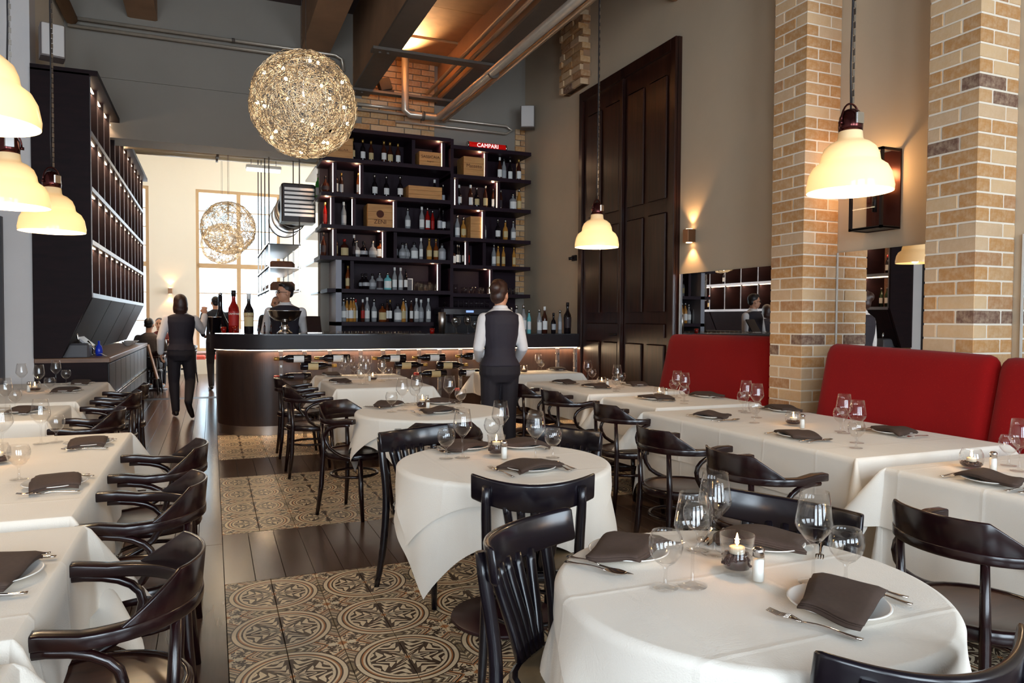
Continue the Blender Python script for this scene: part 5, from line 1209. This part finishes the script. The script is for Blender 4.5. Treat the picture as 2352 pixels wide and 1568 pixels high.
ps = thing('pass_counter', 'steel kitchen pass counter behind the bartender', 'counter', (1.45, 12.55, 0))
MB().cbox(-0.35, -1.0, 0.86, 0.35, 1.3, 0.92, 0.01).obj('worktop', M_BRUSH, ps); MB().box(-0.33, -0.95, 0, 0.33, 1.25, 0.86).obj('cabinet', M_CABWOOD, ps)
kt = MB().cbox(-0.12, -0.12, 0, 0.12, 0.12, 0.34, 0.02).obj('knife_block', M_BLACKMET, None, (1.30, 12.3, 0.921)); tag(kt, 'black appliance box on the kitchen pass right of the bartender', 'appliance')
# ================================================================ lamps
def opal():
    t = NT('cream opal glass'); df = t.node('ShaderNodeBsdfDiffuse'); df.inputs[0].default_value = col(srgb(240, 216, 172))
    tl = t.node('ShaderNodeBsdfTranslucent'); tl.inputs[0].default_value = col(srgb(244, 214, 166)); gs = t.node('ShaderNodeBsdfGlossy'); gs.inputs[1].default_value = 0.06
    m1 = t.node('ShaderNodeMixShader'); m1.inputs[0].default_value = 0.11; t.t.links.new(df.outputs[0], m1.inputs[1]); t.t.links.new(tl.outputs[0], m1.inputs[2])
    m2 = t.node('ShaderNodeMixShader'); fr = t.node('ShaderNodeLayerWeight'); t.set(m2.inputs[0], t.math('ADD', t.math('MULTIPLY', t.math('POWER', fr.outputs['Facing'], 4.0), 0.4), 0.04))
    t.t.links.new(m1.outputs[0], m2.inputs[1]); t.t.links.new(gs.outputs[0], m2.inputs[2]); t.t.links.new(m2.outputs[0], t.out.inputs[0]); return t.m
M_OPAL = opal(); M_SOCK = plain('brown chrome socket', srgb(84, 42, 40), 0.18, 0.9); M_CORD = plain('black flex', srgb(24, 16, 18), 0.6); M_CHAIN = plain('steel chain', srgb(150, 140, 130), 0.3, 0.9)
def pendant(label, loc):
    p = thing('pendant_lamp', label, 'lamp', loc)
    MB().lathe([(0.180, -0.022), (0.182, 0.0), (0.172, 0.055), (0.155, 0.088), (0.128, 0.108), (0.124, 0.118), (0.121, 0.140), (0.108, 0.172), (0.082, 0.195), (0.058, 0.205), (0.053, 0.215), (0.050, 0.243), (0.044, 0.256)], 36, None, True, False, False).obj('lamp_shade', M_OPAL, p)
    s = MB().lathe([(0.050, 0.246), (0.052, 0.27), (0.048, 0.31), (0.036, 0.335), (0.018, 0.345), (0.001, 0.346)], 20).obj('socket', M_SOCK, p)
    MB().cbox(-0.022, -0.056, 0.272, 0.022, -0.044, 0.322, 0.004).obj('plate', M_CHROME, s)
    MB().tube([(0.056*math.cos(a), 0, 0.285+0.085*math.sin(a)) for a in [PI*k/14 for k in range(15)]], 0.0045, 6).tube([(-0.066, 0, 0.28), (-0.044, 0, 0.28)], 0.008, 6).tube([(0.066, 0, 0.28), (0.044, 0, 0.28)], 0.008, 6).obj('yoke', M_SOCK, p)
    MB().lathe([(0.001, 0.03), (0.03, 0.05), (0.036, 0.08), (0.026, 0.12), (0.014, 0.16), (0.014, 0.24)], 14).obj('bulb', emitm('pendant bulb', (1, 0.78, 0.5), 6), p)
    top = ZC-loc[2]
    MB().tube([(0.004, 0.004, 0.345), (-0.006, 0.0, 0.55), (0.004, 0.003, 0.9), (0, 0, top)], 0.0042, 6).obj('cord', M_CORD, p)
    mb = MB(); z = 0.375; k = 0
    while z < top-0.02:
        for a in (0,):
            r = RZ(PI/2*(k % 2))
            mb.add([(r @ Vector(q)) + Vector((0.012, 0, z)) for q in ((-0.006, -0.0016, 0), (0.006, -0.0016, 0), (0.006, 0.0016, 0), (-0.006, 0.0016, 0), (-0.006, -0.0016, 0.026), (0.006, -0.0016, 0.026), (0.006, 0.0016, 0.026), (-0.006, 0.0016, 0.026))], [(0, 1, 5, 4), (1, 2, 6, 5), (2, 3, 7, 6), (3, 0, 4, 7)])
        z += 0.030; k += 1
    mb.obj('chain', M_CHAIN, p)
    l = bpy.data.lights.new('pendant_light', 'POINT'); l.energy = 15; l.color = (1, 0.77, 0.50); l.shadow_soft_size = 0.04; link('pendant_light', l, p, (0, 0, 0.02))
    return p
P0 = pendant('cream stepped pendant lamp hanging in front of the brick pillars', (2.64, 2.45, 2.0))
dup(P0, (2.94, 5.30, 2.02), 0.4, 'cream stepped pendant lamp hanging before the tall dark door')
dup(P0, (-0.95, 4.42, 1.98), 0.3, 'largest full cream pendant on the left, cut slightly by the photo edge')
dup(P0, (-0.90, 5.21, 1.94), 0.8, 'lower cream pendant hanging before the dark wine cabinet')
dup(P0, (-0.69, 2.79, 2.03), 0.1, 'cream pendant mostly cut off by the left edge of the photo')
# wire globes
M_WIRE = plain('pale gold aluminium wire', srgb(206, 190, 166), 0.28, 0.85)
def globe(label, loc, r=0.405):
    g = thing('wire_globe_lamp', label, 'lamp', loc); rnd = random.Random(11); mb = MB()
    for k in range(400):
        ax = Vector((rnd.gauss(0, 1), rnd.gauss(0, 1), rnd.gauss(0, 1))).normalized(); d = rnd.uniform(-0.93, 0.93); rr = math.sqrt(1-d*d)
        u = ax.orthogonal().normalized(); v = ax.cross(u); a0 = rnd.uniform(0, 6.28); da = rnd.uniform(1.2, 3.6); n = 14
        rad = r*rnd.uniform(0.95, 1.0); w1, w2, f1 = rnd.uniform(0.03, 0.12), rnd.uniform(0.01, 0.04), rnd.uniform(2, 6)
        pts = []
        for i in range(n+1):
            a = a0+da*i/n; dd = d+w1*math.sin(f1*a+k); q = math.sqrt(max(0.02, 1-dd*dd)); p = (ax*dd+(u*math.cos(a)+v*math.sin(a))*q).normalized()
            pts.append(p*rad*(1+w2*math.sin(9*a+2*k)-w2))
        mb.tube(pts, 0.0023, 3, False, False)
    o = mb.obj('wire_shell', M_WIRE, g); o['kind'] = 'stuff'
    for k in range(20):
        z = 1-2*(k+0.5)/20; a = k*2.39996; q = math.sqrt(1-z*z); p = Vector((q*math.cos(a), q*math.sin(a), z))*r*0.86
        MB().ball(p, 0.013, 8, 6).obj('bulb', M_BULB, g)
    MB().tube([(0, 0, 0), (0, 0, r)], 0.012, 8).ball((0, 0, 0), 0.05, 12, 8).obj('hub', M_CHROME, g)
    MB().tube([(-0.012, 0, r), (-0.012, 0, ZC-loc[2])], 0.0022, 5).tube([(0.018, 0, r), (0.018, 0, ZC-loc[2])], 0.0022, 5).obj('cord', M_CORD, g)
    l = bpy.data.lights.new('globe_light', 'POINT'); l.energy = 15; l.color = (1, 0.80, 0.56); l.shadow_soft_size = 0.25; link('globe_light', l, g, (0, 0, 0))
    return g
G0 = globe('largest tangled wire globe lamp with glowing bulbs, hanging before the bar', (0.65, 5.74, 3.01))
dup(G0, (0.235, 11.75, 2.74), 1.0, 'middle-sized wire globe lamp seen against the far window')
dup(G0, (0.195, 15.34, 2.84), 2.2, 'smallest and farthest wire globe lamp, overlapping the one before it')
# ================================================================ people
M_SKIN = plain('skin', srgb(206, 150, 120), 0.55); M_SHIRT = plain('white shirt', srgb(226, 222, 222), 0.8, 0, 30, 0.06, 0.1); M_VEST = plain('black waistcoat', srgb(34, 28, 40), 0.75, 0, 60, 0.25, 0.1)
M_TRS = plain('black trousers', srgb(26, 20, 28), 0.8); M_SHOE = plain('black leather shoe', srgb(24, 18, 20), 0.35); M_HAIR = woodm('dark brown hair', srgb(70, 42, 32), srgb(34, 19, 16), 0.42, (90, 90, 9), 0.5); M_HAIRB = plain('black hair', srgb(26, 18, 18), 0.5, 0, 60, 0.3, 0.3)
M_SWEAT = plain('dark blue sweater', srgb(34, 38, 48), 0.85); M_JACK = plain('grey tweed jacket', srgb(92, 82, 78), 0.85, 0, 40, 0.3, 0.2); M_EYE = plain('dark eye', srgb(30, 18, 16), 0.2)
def plaidm():
    t = NT('red plaid shirt'); v = t.coord(); sp = t.node('ShaderNodeSeparateXYZ'); t.set(sp.inputs[0], v)
    a = t.math('GREATER_THAN', t.math('FRACT', t.math('MULTIPLY', sp.outputs[0], 22)), 0.6); b = t.math('GREATER_THAN', t.math('FRACT', t.math('MULTIPLY', sp.outputs[2], 22)), 0.6)
    c = t.mix(a, srgb(150, 60, 52), srgb(60, 36, 40)); c = t.mix(b, c, srgb(120, 60, 56)); t.pset(color=c, rough=0.85); return t.m
def remesh(mb, name, mat_, parent, voxel, it=6):
    tmp = bpy.data.objects.new('tmp', mb.mesh('tmp', mat_)); COL.objects.link(tmp)
    m = tmp.modifiers.new('r', 'REMESH'); m.mode = 'VOXEL'; m.voxel_size = voxel; m.use_smooth_shade = True
    s = tmp.modifiers.new('s', 'SMOOTH'); s.factor = 0.5; s.iterations = it
    dg = bpy.context.evaluated_depsgraph_get(); me = bpy.data.meshes.new_from_object(tmp.evaluated_get(dg)); me.name = name
    old = tmp.data; bpy.data.objects.remove(tmp); bpy.data.meshes.remove(old)
    me.materials.clear(); me.materials.append(mat_)
    for p in me.polygons: p.use_smooth = True
    return link(name, me, parent)
def loft(mb, secs, n=18, inf=0.0, expo=0.85):      # closed body of horizontal superellipse sections (x, y, z, rx, ry)
    vs = []; fs = []
    for x, y, z, rx, ry in secs:
        for k in range(n):
            a = 2*PI*k/n; c, s = math.cos(a), math.sin(a)
            vs.append((x+(rx+inf)*math.copysign(abs(c)**expo, c), y+(ry+inf)*math.copysign(abs(s)**expo, s), z))
    for i in range(len(secs)-1):
        for k in range(n): l = (k+1) % n; fs.append((i*n+k, i*n+l, (i+1)*n+l, (i+1)*n+k))
    fs += [tuple(range(n-1, -1, -1)), tuple(range((len(secs)-1)*n, len(secs)*n))]
    mb.add(vs, fs, True)
def limb(mb, pts, rad, inf=0.0): 
    P_ = [Vector(p) for p in pts]; q = []; rr = []
    for i in range(len(P_)-1):
        for k in range(4): t = k/4; q.append(P_[i].lerp(P_[i+1], t)); rr.append(rad[i]+(rad[i+1]-rad[i])*t+inf)
    q.append(P_[-1]); rr.append(rad[-1]+inf); mb.tube(q, rr, 10)
    for p, r in ((q[0], rr[0]), (q[-1], rr[-1])): mb.ball(p, r, 10, 6)
def hand(mb, wrist, d, up_, fist=False, side=1, s=1.0):      # palm, four unequal fingers and a side thumb
    d = Vector(d).normalized(); up_ = Vector(up_); up_ = (up_-d*up_.dot(d)).normalized(); x = d.cross(up_)*side; w = Vector(wrist)
    M = Matrix(((x.x, d.x, up_.x, 0), (x.y, d.y, up_.y, 0), (x.z, d.z, up_.z, 0), (0, 0, 0, 1)))
    mb.ball((0, 0, 0), 1, 10, 8) if False else None
    q = MB().ball((0, 0.048*s, 0), 1.0, 10, 8, (0.040*s, 0.052*s, 0.017*s)); mb.add(q.v, q.f, True, Matrix.Translation(w) @ M)
    for k, ln in enumerate((0.070, 0.080, 0.074, 0.058)):
        bx_ = (-0.030+0.020*k)*s; b = Vector((bx_, 0.088*s, 0)); c = 0.95 if fist else 0.28
        p = [b]; a = 0.0
        for j in range(3):
            a += c*(1.0 if j else 0.7); step = ln*s*(0.42, 0.33, 0.25)[j]; p.append(p[-1]+Vector((0.03*(k-1.5)*step, math.cos(a)*step, -math.sin(a)*step)))
        mb.tube([w+M.to_3x3() @ v for v in p], [0.0095*s, 0.0092*s, 0.0085*s, 0.0070*s], 8); mb.ball(w+M.to_3x3() @ p[-1], 0.0072*s, 8, 5)
    p = [Vector((-0.026*s, 0.028*s, -0.004)), Vector((-0.056*s, 0.056*s, -0.012*s)), Vector((-0.056*s+(0.030*s if fist else 0), 0.086*s, -0.026*s)), Vector((-0.044*s+(0.034*s if fist else 0), 0.108*s, -0.034*s))]
    mb.tube([w+M.to_3x3() @ v for v in p], [0.013*s, 0.0115*s, 0.010*s, 0.0075*s], 8)
def headM(h, yaw, pitch=0.0): return Matrix.Translation(h) @ RZ(yaw) @ RX(pitch)
def head_shape(mb, M):
    for c, r, sc_ in (((0, -0.008, 0.022), 1, (0.076, 0.098, 0.098)), ((0, 0.022, -0.045), 1, (0.062, 0.070, 0.068)), ((0, 0.045, -0.088), 1, (0.038, 0.040, 0.026)), ((0, 0.070, 0.018), 1, (0.050, 0.022, 0.018)),
                     ((0.034, 0.058, -0.028), 1, (0.024, 0.022, 0.022)), ((-0.034, 0.058, -0.028), 1, (0.024, 0.022, 0.022)), ((0, 0.083, -0.064), 1, (0.025, 0.012, 0.007)), ((0, 0.080, -0.074), 1, (0.021, 0.012, 0.007)),
                     ((0.076, -0.008, -0.012), 1, (0.010, 0.021, 0.032)), ((-0.076, -0.008, -0.012), 1, (0.010, 0.021, 0.032))):
        q = MB().ball(c, r, 16, 10, sc_); mb.add(q.v, q.f, True, M)
    q = MB().tube([(0, 0.083, 0.008), (0, 0.097, -0.014), (0, 0.108, -0.036), (0, 0.090, -0.044)], [0.008, 0.011, 0.014, 0.010], 10); mb.add(q.v, q.f, True, M)
def face(root, M):
    for s in (-1, 1):
        MB().ball((s*0.031, 0.0825, 0.000), 0.0105, 10, 6, (1.25, 0.7, 0.75)).obj('eye', plain('eye white', srgb(222, 214, 206), 0.25) if False else M_EYE, root).matrix_local = M
    mb = MB()
    for s in (-1, 1): mb.tube([(s*0.014, 0.093, 0.020), (s*0.032, 0.092, 0.027), (s*0.050, 0.080, 0.021)], [0.004, 0.005, 0.003], 6)
    mb.obj('eyebrows', M_HAIRB, root).matrix_local = M
    MB().ball((0, 0.091, -0.069), 1, 12, 6, (0.023, 0.006, 0.007)).obj('lips', plain('lips', srgb(160, 84, 74), 0.4), root).matrix_local = M
def hair_cap(mb, M, back=0.0, low=0.0, thick=0.010):
    def fn(i, j):
        a = 2*PI*i/26; e = j/9
        front = max(0, math.sin(a)); lim = (0.62-0.20*front**2) + low*(1-front)
        th = e*PI*lim; r = 1.0
        return ((0.076+thick)*math.sin(th)*math.cos(a), -0.008-back*(1-front)*e+(0.098+thick)*math.sin(th)*math.sin(a), 0.022+(0.098+thick)*math.cos(th))
    mb.grid(26, 10, fn, True, True, M)
def person(label, loc, rz, K):
    r = thing('person', label, 'person', loc, rz)
    S = K['spine']      # list of (x, y, z, rx, ry) pelvis -> neck
    nk, hd = Vector(K['neck']), Vector(K['head']); M = headM(hd, K.get('yaw', 0), K.get('pitch', 0))
    body = MB(); loft(body, S); limb(body, [nk, hd+Vector((0, -0.012, -0.04))], [0.056, 0.054]); head_shape(body, M)
    for s, e, w, hdv, upv, fist, side in K['arms']:
        limb(body, [s, e, w], [0.050, 0.040, 0.028]); hand(body, w, hdv, upv, fist, side)
    for h, k, a in K['legs']: limb(body, [h, k, a], [0.080, 0.056, 0.038])
    for a, d in K['feet']:
        d = Vector(d).normalized(); a = Vector(a); limb(body, [a+Vector((0, 0, -0.01)), a+d*0.10+Vector((0, 0, -0.045))], [0.034, 0.03])
    remesh(body, 'body', M_SKIN, r, 0.0075, 3)
    # clothes
    sh = MB(); loft(sh, [q for q in S if q[2] > K.get('shirt_from', 0.9)], 18, 0.010)
    for s, e, w, *_ in K['arms']:
        w2 = Vector(e).lerp(Vector(w), K.get('sleeve', 0.93)); limb(sh, [s, e, w2], [0.060, 0.050, 0.040], 0.004)
    remesh(sh, K.get('top_name', 'shirt'), K['top'], r, 0.012, 3)
    if K.get('vest'):
        v = MB(); zs = [q for q in S if q[2] > K.get('shirt_from', 0.9)]
        secs = [(x, y, z, (rx if i < len(zs)-2 else rx*0.78), ry) for i, (x, y, z, rx, ry) in enumerate(zs[:-1])]
        loft(v, secs, 22, 0.022); remesh(v, 'waistcoat', M_VEST, r, 0.010, 2)
        q = MB(); q.tube([nk+Vector((0.064*math.cos(2*PI*k/16), 0.060*math.sin(2*PI*k/16)+0.004, 0.012+0.012*math.sin(-2*PI*k/16))) for k in range(16)], 0.014, 8, True, flat=(1.5, 0.6)); q.obj('collar', M_SHIRT, r)
    tr_ = MB(); loft(tr_, K.get('hips', [q for q in S if q[2] < K.get('waist', 1.06)]), 18, 0.014)
    for h, k, a in K['legs']: limb(tr_, [h, k, a], K.get('leg_r', [0.092, 0.068, 0.050]), 0.004)
    remesh(tr_, 'trousers', K.get('leg_m', M_TRS), r, 0.012, 3)
    for a, d in K['feet']:
        d = Vector(d).normalized(); a = Vector(a); q = MB(); limb(q, [a+Vector((0, 0, 0.0)), a+d*0.02+Vector((0, 0, -0.04))], [0.042, 0.042]); limb(q, [a-d*0.045+Vector((0, 0, -0.045)), a+d*0.08+Vector((0, 0, -0.050)), a+d*0.155+Vector((0, 0, -0.058))], [0.038, 0.042, 0.030])
        remesh(q, 'shoe', M_SHOE, r, 0.010, 2)
    h = MB(); K['hair'](h, M); remesh(h, 'hair', K.get('hair_m', M_HAIR), r, 0.008, 7) if K.get('hair_solid', True) else h.obj('hair', K.get('hair_m', M_HAIR), r)
    if K.get('face', True): face(r, M)
    return r, M
def standing(H=1.74, hipw=0.165, shw=0.185):
    f = H/1.74
    return [(0, 0.005, 0.80*f, 0.125, 0.10), (0, 0.0, 0.88*f, hipw, 0.125), (0, 0.0, 0.95*f, hipw*0.97, 0.12), (0, 0.008, 1.04*f, 0.136*shw/0.185, 0.102), (0, 0.006, 1.12*f, 0.132*shw/0.185, 0.098), (0, 0.0, 1.24*f, 0.152, 0.108), (0, -0.006, 1.35*f, shw*0.92, 0.112), (0, -0.012, 1.425*f, shw*0.88, 0.092), (0, -0.012, 1.465*f, 0.095, 0.070), (0, -0.008, 1.49*f, 0.060, 0.058)]
def solid_hair(parts): 
    def fn(mb, M):
        for c, sc_ in parts: q = MB().ball(c, 1, 16, 10, sc_); mb.add(q.v, q.f, True, M)
    return fn
# waitress before the bar, seen from behind
person('waitress from behind in dark waistcoat and white sleeves, hair pinned up, before the bar', (2.50, 6.35, 0), R(-6), dict(
    spine=standing(1.76, 0.186, 0.172), neck=(0, -0.01, 1.49), head=(0.0, 0.012, 1.635), yaw=R(-42), top=M_SHIRT, vest=True, sleeve=0.95,
    arms=[((-0.158, -0.01, 1.40), (-0.210, -0.01, 1.13), (-0.150, 0.20, 1.02), (0.6, 1, 0.1), (0, 0, 1), True, -1), ((0.158, -0.01, 1.40), (0.222, -0.01, 1.13), (0.225, 0.22, 1.00), (-0.4, 1, 0.05), (0, 0, 1), True, 1)],
    legs=[((-0.09, 0, 0.90), (-0.095, 0.02, 0.48), (-0.10, -0.01, 0.09)), ((0.09, 0, 0.90), (0.095, 0.03, 0.48), (0.10, 0.02, 0.09))], feet=[((-0.10, -0.01, 0.09), (-0.1, 1, 0)), ((0.10, 0.02, 0.09), (0.1, 1, 0))],
    leg_r=[0.098, 0.074, 0.058], hair=solid_hair([((0, -0.024, 0.034), (0.086, 0.100, 0.100)), ((0, -0.100, 0.055), (0.058, 0.052, 0.060)), ((0, -0.05, -0.02), (0.074, 0.070, 0.075)), ((0, -0.03, 0.10), (0.066, 0.07, 0.045)), ((0, 0.03, 0.085), (0.062, 0.055, 0.042))])))
# waitress walking away down the aisle, right arm raised
person('waitress with shoulder-length hair walking away down the aisle, right fist raised', (-0.40, 11.20, 0), R(4), dict(
    spine=standing(1.72, 0.172, 0.185), neck=(0, -0.01, 1.455), head=(-0.01, 0.0, 1.595), yaw=R(6), top=M_SHIRT, vest=True,
    arms=[((-0.180, -0.01, 1.37), (-0.26, -0.04, 1.10), (-0.26, 0.06, 0.90), (0.15, 0.5, -1), (-1, 0, 0), False, -1), ((0.180, -0.01, 1.37), (0.275, 0.05, 1.20), (0.315, 0.12, 1.44), (0.0, 0.1, 1), (0, -1, 0), True, 1)],
    legs=[((-0.09, 0, 0.89), (-0.095, 0.05, 0.48), (-0.075, 0.0, 0.10)), ((0.09, 0, 0.89), (0.115, 0.02, 0.50), (0.075, -0.33, 0.24))], feet=[((-0.075, 0.0, 0.10), (-0.1, 1, 0)), ((0.075, -0.33, 0.24), (0.35, 0.25, -1))],
    hair=solid_hair([((0, -0.022, 0.030), (0.092, 0.106, 0.104)), ((0, -0.045, -0.02), (0.096, 0.084, 0.12)), ((0, -0.052, -0.07), (0.098, 0.068, 0.090)), ((-0.062, -0.012, -0.07), (0.034, 0.055, 0.085)), ((0.062, -0.012, -0.07), (0.034, 0.055, 0.085)), ((0, -0.06, -0.12), (0.080, 0.045, 0.06))])))
# bartender
b, M = person('bartender in spectacles, white shirt and dark waistcoat, behind the champagne bowl', (0.90, 10.05, 0), R(165), dict(
    spine=standing(1.80, 0.165, 0.20), neck=(0, -0.01, 1.53), head=(0.0, 0.018, 1.675), yaw=R(-62), top=M_SHIRT, vest=True,
    arms=[((-0.20, -0.01, 1.43), (-0.25, 0.02, 1.16), (-0.20, 0.20, 1.03), (0.3, 1, 0), (0, 0, 1), False, -1), ((0.20, -0.01, 1.43), (0.25, 0.02, 1.16), (0.20, 0.20, 1.03), (-0.3, 1, 0), (0, 0, 1), False, 1)],
    legs=[((-0.09, 0, 0.92), (-0.095, 0.02, 0.49), (-0.10, 0, 0.09)), ((0.09, 0, 0.92), (0.095, 0.02, 0.49), (0.10, 0, 0.09))], feet=[((-0.10, 0, 0.09), (-0.1, 1, 0)), ((0.10, 0, 0.09), (0.1, 1, 0))], hair_m=M_HAIRB,
    hair=solid_hair([((0, -0.024, 0.050), (0.082, 0.094, 0.086)), ((0, 0.035, 0.100), (0.060, 0.050, 0.030)), ((0, -0.06, -0.01), (0.066, 0.045, 0.055))])))
b.scale = (1.035, 1.035, 1.035)
g = MB()
for s in (-1, 1):
    g.tube([(s*0.033+0.024*math.cos(2*PI*k/14), 0.098, 0.0+0.018*math.sin(2*PI*k/14)) for k in range(14)], 0.003, 6, True); g.tube([(s*0.056, 0.096, 0.004), (s*0.082, 0.0, 0.002)], 0.0028, 6)
g.tube([(-0.009, 0.100, 0.004), (0.009, 0.100, 0.004)], 0.0028, 6).obj('spectacles', M_BLACKMET, b).matrix_local = M
# bearded man behind the bartender
b, M = person('bearded bald man in black standing just behind the bartender', (0.92, 11.75, 0), R(190), dict(
    spine=standing(1.74, 0.17, 0.20), neck=(0, -0.01, 1.47), head=(0.0, 0.012, 1.615), yaw=R(-10), top=plain('black tee shirt', srgb(26, 22, 26), 0.8), top_name='tee_shirt', sleeve=0.1,
    arms=[((-0.20, -0.01, 1.39), (-0.25, 0.0, 1.12), (-0.24, 0.12, 0.90), (0, 0.4, -1), (-1, 0, 0), False, -1), ((0.20, -0.01, 1.39), (0.25, 0.0, 1.12), (0.24, 0.12, 0.90), (0, 0.4, -1), (1, 0, 0), False, 1)],
    legs=[((-0.09, 0, 0.90), (-0.095, 0.02, 0.48), (-0.10, 0, 0.09)), ((0.09, 0, 0.90), (0.095, 0.02, 0.48), (0.10, 0, 0.09))], feet=[((-0.10, 0, 0.09), (0, 1, 0)), ((0.10, 0, 0.09), (0, 1, 0))], hair_m=M_HAIRB,
    hair=solid_hair([((0, 0.040, -0.082), (0.058, 0.052, 0.034)), ((0.055, 0.015, -0.05), (0.016, 0.03, 0.04)), ((-0.055, 0.015, -0.05), (0.016, 0.03, 0.04))])))
# man in a dark sweater walking away, near the far windows
person('man in a dark sweater walking away beyond the bar end towards the windows', (0.07, 15.2, 0), R(8), dict(
    spine=standing(1.82, 0.17, 0.225), neck=(0, -0.01, 1.54), head=(0.0, 0.02, 1.685), yaw=0, top=M_SWEAT, top_name='sweater',
    arms=[((-0.215, -0.01, 1.45), (-0.27, -0.02, 1.18), (-0.20, 0.18, 1.05), (0.4, 1, 0), (0, 0, 1), True, -1), ((0.215, -0.01, 1.45), (0.27, -0.02, 1.18), (0.20, 0.18, 1.05), (-0.4, 1, 0), (0, 0, 1), True, 1)],
    legs=[((-0.09, 0, 0.93), (-0.095, 0.05, 0.50), (-0.10, -0.10, 0.10)), ((0.09, 0, 0.93), (0.095, 0.06, 0.50), (0.10, 0.10, 0.09))], feet=[((-0.10, -0.10, 0.10), (-0.05, 1, -0.15)), ((0.10, 0.10, 0.09), (0.1, 1, 0))], hair_m=M_HAIRB,
    hair=solid_hair([((0, -0.024, 0.045), (0.082, 0.094, 0.085)), ((0, -0.06, -0.01), (0.066, 0.045, 0.05))])))
# two men seated at a far table
def seated(z=0.46): return [(0, 0.0, z+0.02, 0.175, 0.13), (0, 0.0, z+0.12, 0.165, 0.12), (0, 0.01, z+0.24, 0.145, 0.105), (0, 0.0, z+0.42, 0.165, 0.11), (0, 0.0, z+0.53, 0.185, 0.11), (0, -0.005, z+0.60, 0.165, 0.092), (0, -0.005, z+0.635, 0.095, 0.07), (0, 0, z+0.66, 0.058, 0.056)]
SITL = [((-0.09, 0.02, 0.50), (-0.11, 0.44, 0.50), (-0.11, 0.42, 0.09)), ((0.09, 0.02, 0.50), (0.11, 0.44, 0.50), (0.11, 0.42, 0.09))]
SITF = [((-0.11, 0.42, 0.09), (0, 1, 0)), ((0.11, 0.42, 0.09), (0, 1, 0))]
def seatp(label, loc, rz, top, name, hair_m, hp):
    return person(label, loc, rz, dict(spine=seated(), neck=(0, 0, 1.12), head=(0, 0.025, 1.26), yaw=0, top=top, top_name=name, shirt_from=0.45, waist=0.75, legs=SITL, feet=SITF, hair_m=hair_m, hair=solid_hair(hp),
        arms=[((-0.18, 0, 1.02), (-0.27, 0.10, 0.82), (-0.16, 0.36, 0.80), (0.3, 1, 0), (0, 0, 1), False, -1), ((0.18, 0, 1.02), (0.27, 0.10, 0.82), (0.16, 0.36, 0.80), (-0.3, 1, 0), (0, 0, 1), False, 1)]))
HP = [((0, -0.024, 0.045), (0.082, 0.094, 0.085)), ((0, -0.06, -0.01), (0.066, 0.045, 0.05))]
seatp('seated guest in a grey jacket, back turned, beyond the service counter', (-1.06, 14.75, 0), R(-4), M_JACK, 'jacket', M_HAIRB, HP)
seatp('seated guest in a red checked shirt facing this way, at the far table', (-0.98, 16.35, 0), R(176), plaidm(), 'checked_shirt', M_HAIR, [((0, -0.02, 0.055), (0.080, 0.090, 0.075))])
t = thing('dining_table', 'small table with glasses between the two seated guests', 'table', (-1.02, 15.55, 0))
MB().box(-0.45, -0.36, 0.70, 0.45, 0.36, 0.735).obj('tabletop', M_DARKWOOD, t); MB().lathe([(0.04, 0.02), (0.035, 0.6), (0.08, 0.70)], 12).lathe([(0.22, 0), (0.22, 0.02), (0.04, 0.04)], 24).obj('pedestal', M_BASE, t)
for k, (x, y) in enumerate(((-1.2, 15.4), (-0.85, 15.5), (-0.80, 15.75))): tag(link('wine_glass', G_TALL, None, (x, y, 0.736)), 'wine glass on the far table between the seated guests', 'glass', 'glasses on the guests\' table')
place_arm(-1.06, 14.70, 86, 'dark armchair under the seated guest in the grey jacket')
place_arm(-0.98, 16.40, 266, 'dark armchair under the seated guest in the checked shirt')
place_arm(-0.55, 17.2, 200, 'dark armchair standing empty by the far windows')
# far room: red cushioned wall seat and a pale facade across the street
wb = thing('window_seat', 'low window seat with red cushions under the far windows', 'seat', (0.0, 19.7, 0)); MB().box(-3.2, -0.2, 0, 1.9, 0.28, 0.36).obj('base', M_CREAM, wb)
for k in range(5): MB().cbox(-3.1+k*1.0, -0.2, 0.36, -2.15+k*1.0, 0.25, 0.46, 0.03).obj('seat_cushion', plain('salmon cushion', srgb(206, 84, 66), 0.85) if k == 0 else bpy.data.materials['salmon cushion'], wb)
M_FAC = plain('pale facade', srgb(150, 155, 158), 0.9); M_FWIN = plain('facade window', srgb(112, 132, 138), 0.4)
fb = thing('building', 'pale office building across the street seen through the far window', 'building', (0, 34, 0)); MB().box(-14, 0, -1, 14, 6, 16).obj('wall', M_FAC, fb)
for r_ in range(4):
    for k in range(9): MB().box(-13+3*k, -0.06, 1.2+3.4*r_, -11.2+3*k, 0.02, 2.9+3.4*r_).obj('window', M_FWIN, fb)
    MB().box(-14, -0.15, 3.9+3.4*r_, 14, 0, 4.05+3.4*r_).obj('ledge', M_FAC, fb)
# ---- end
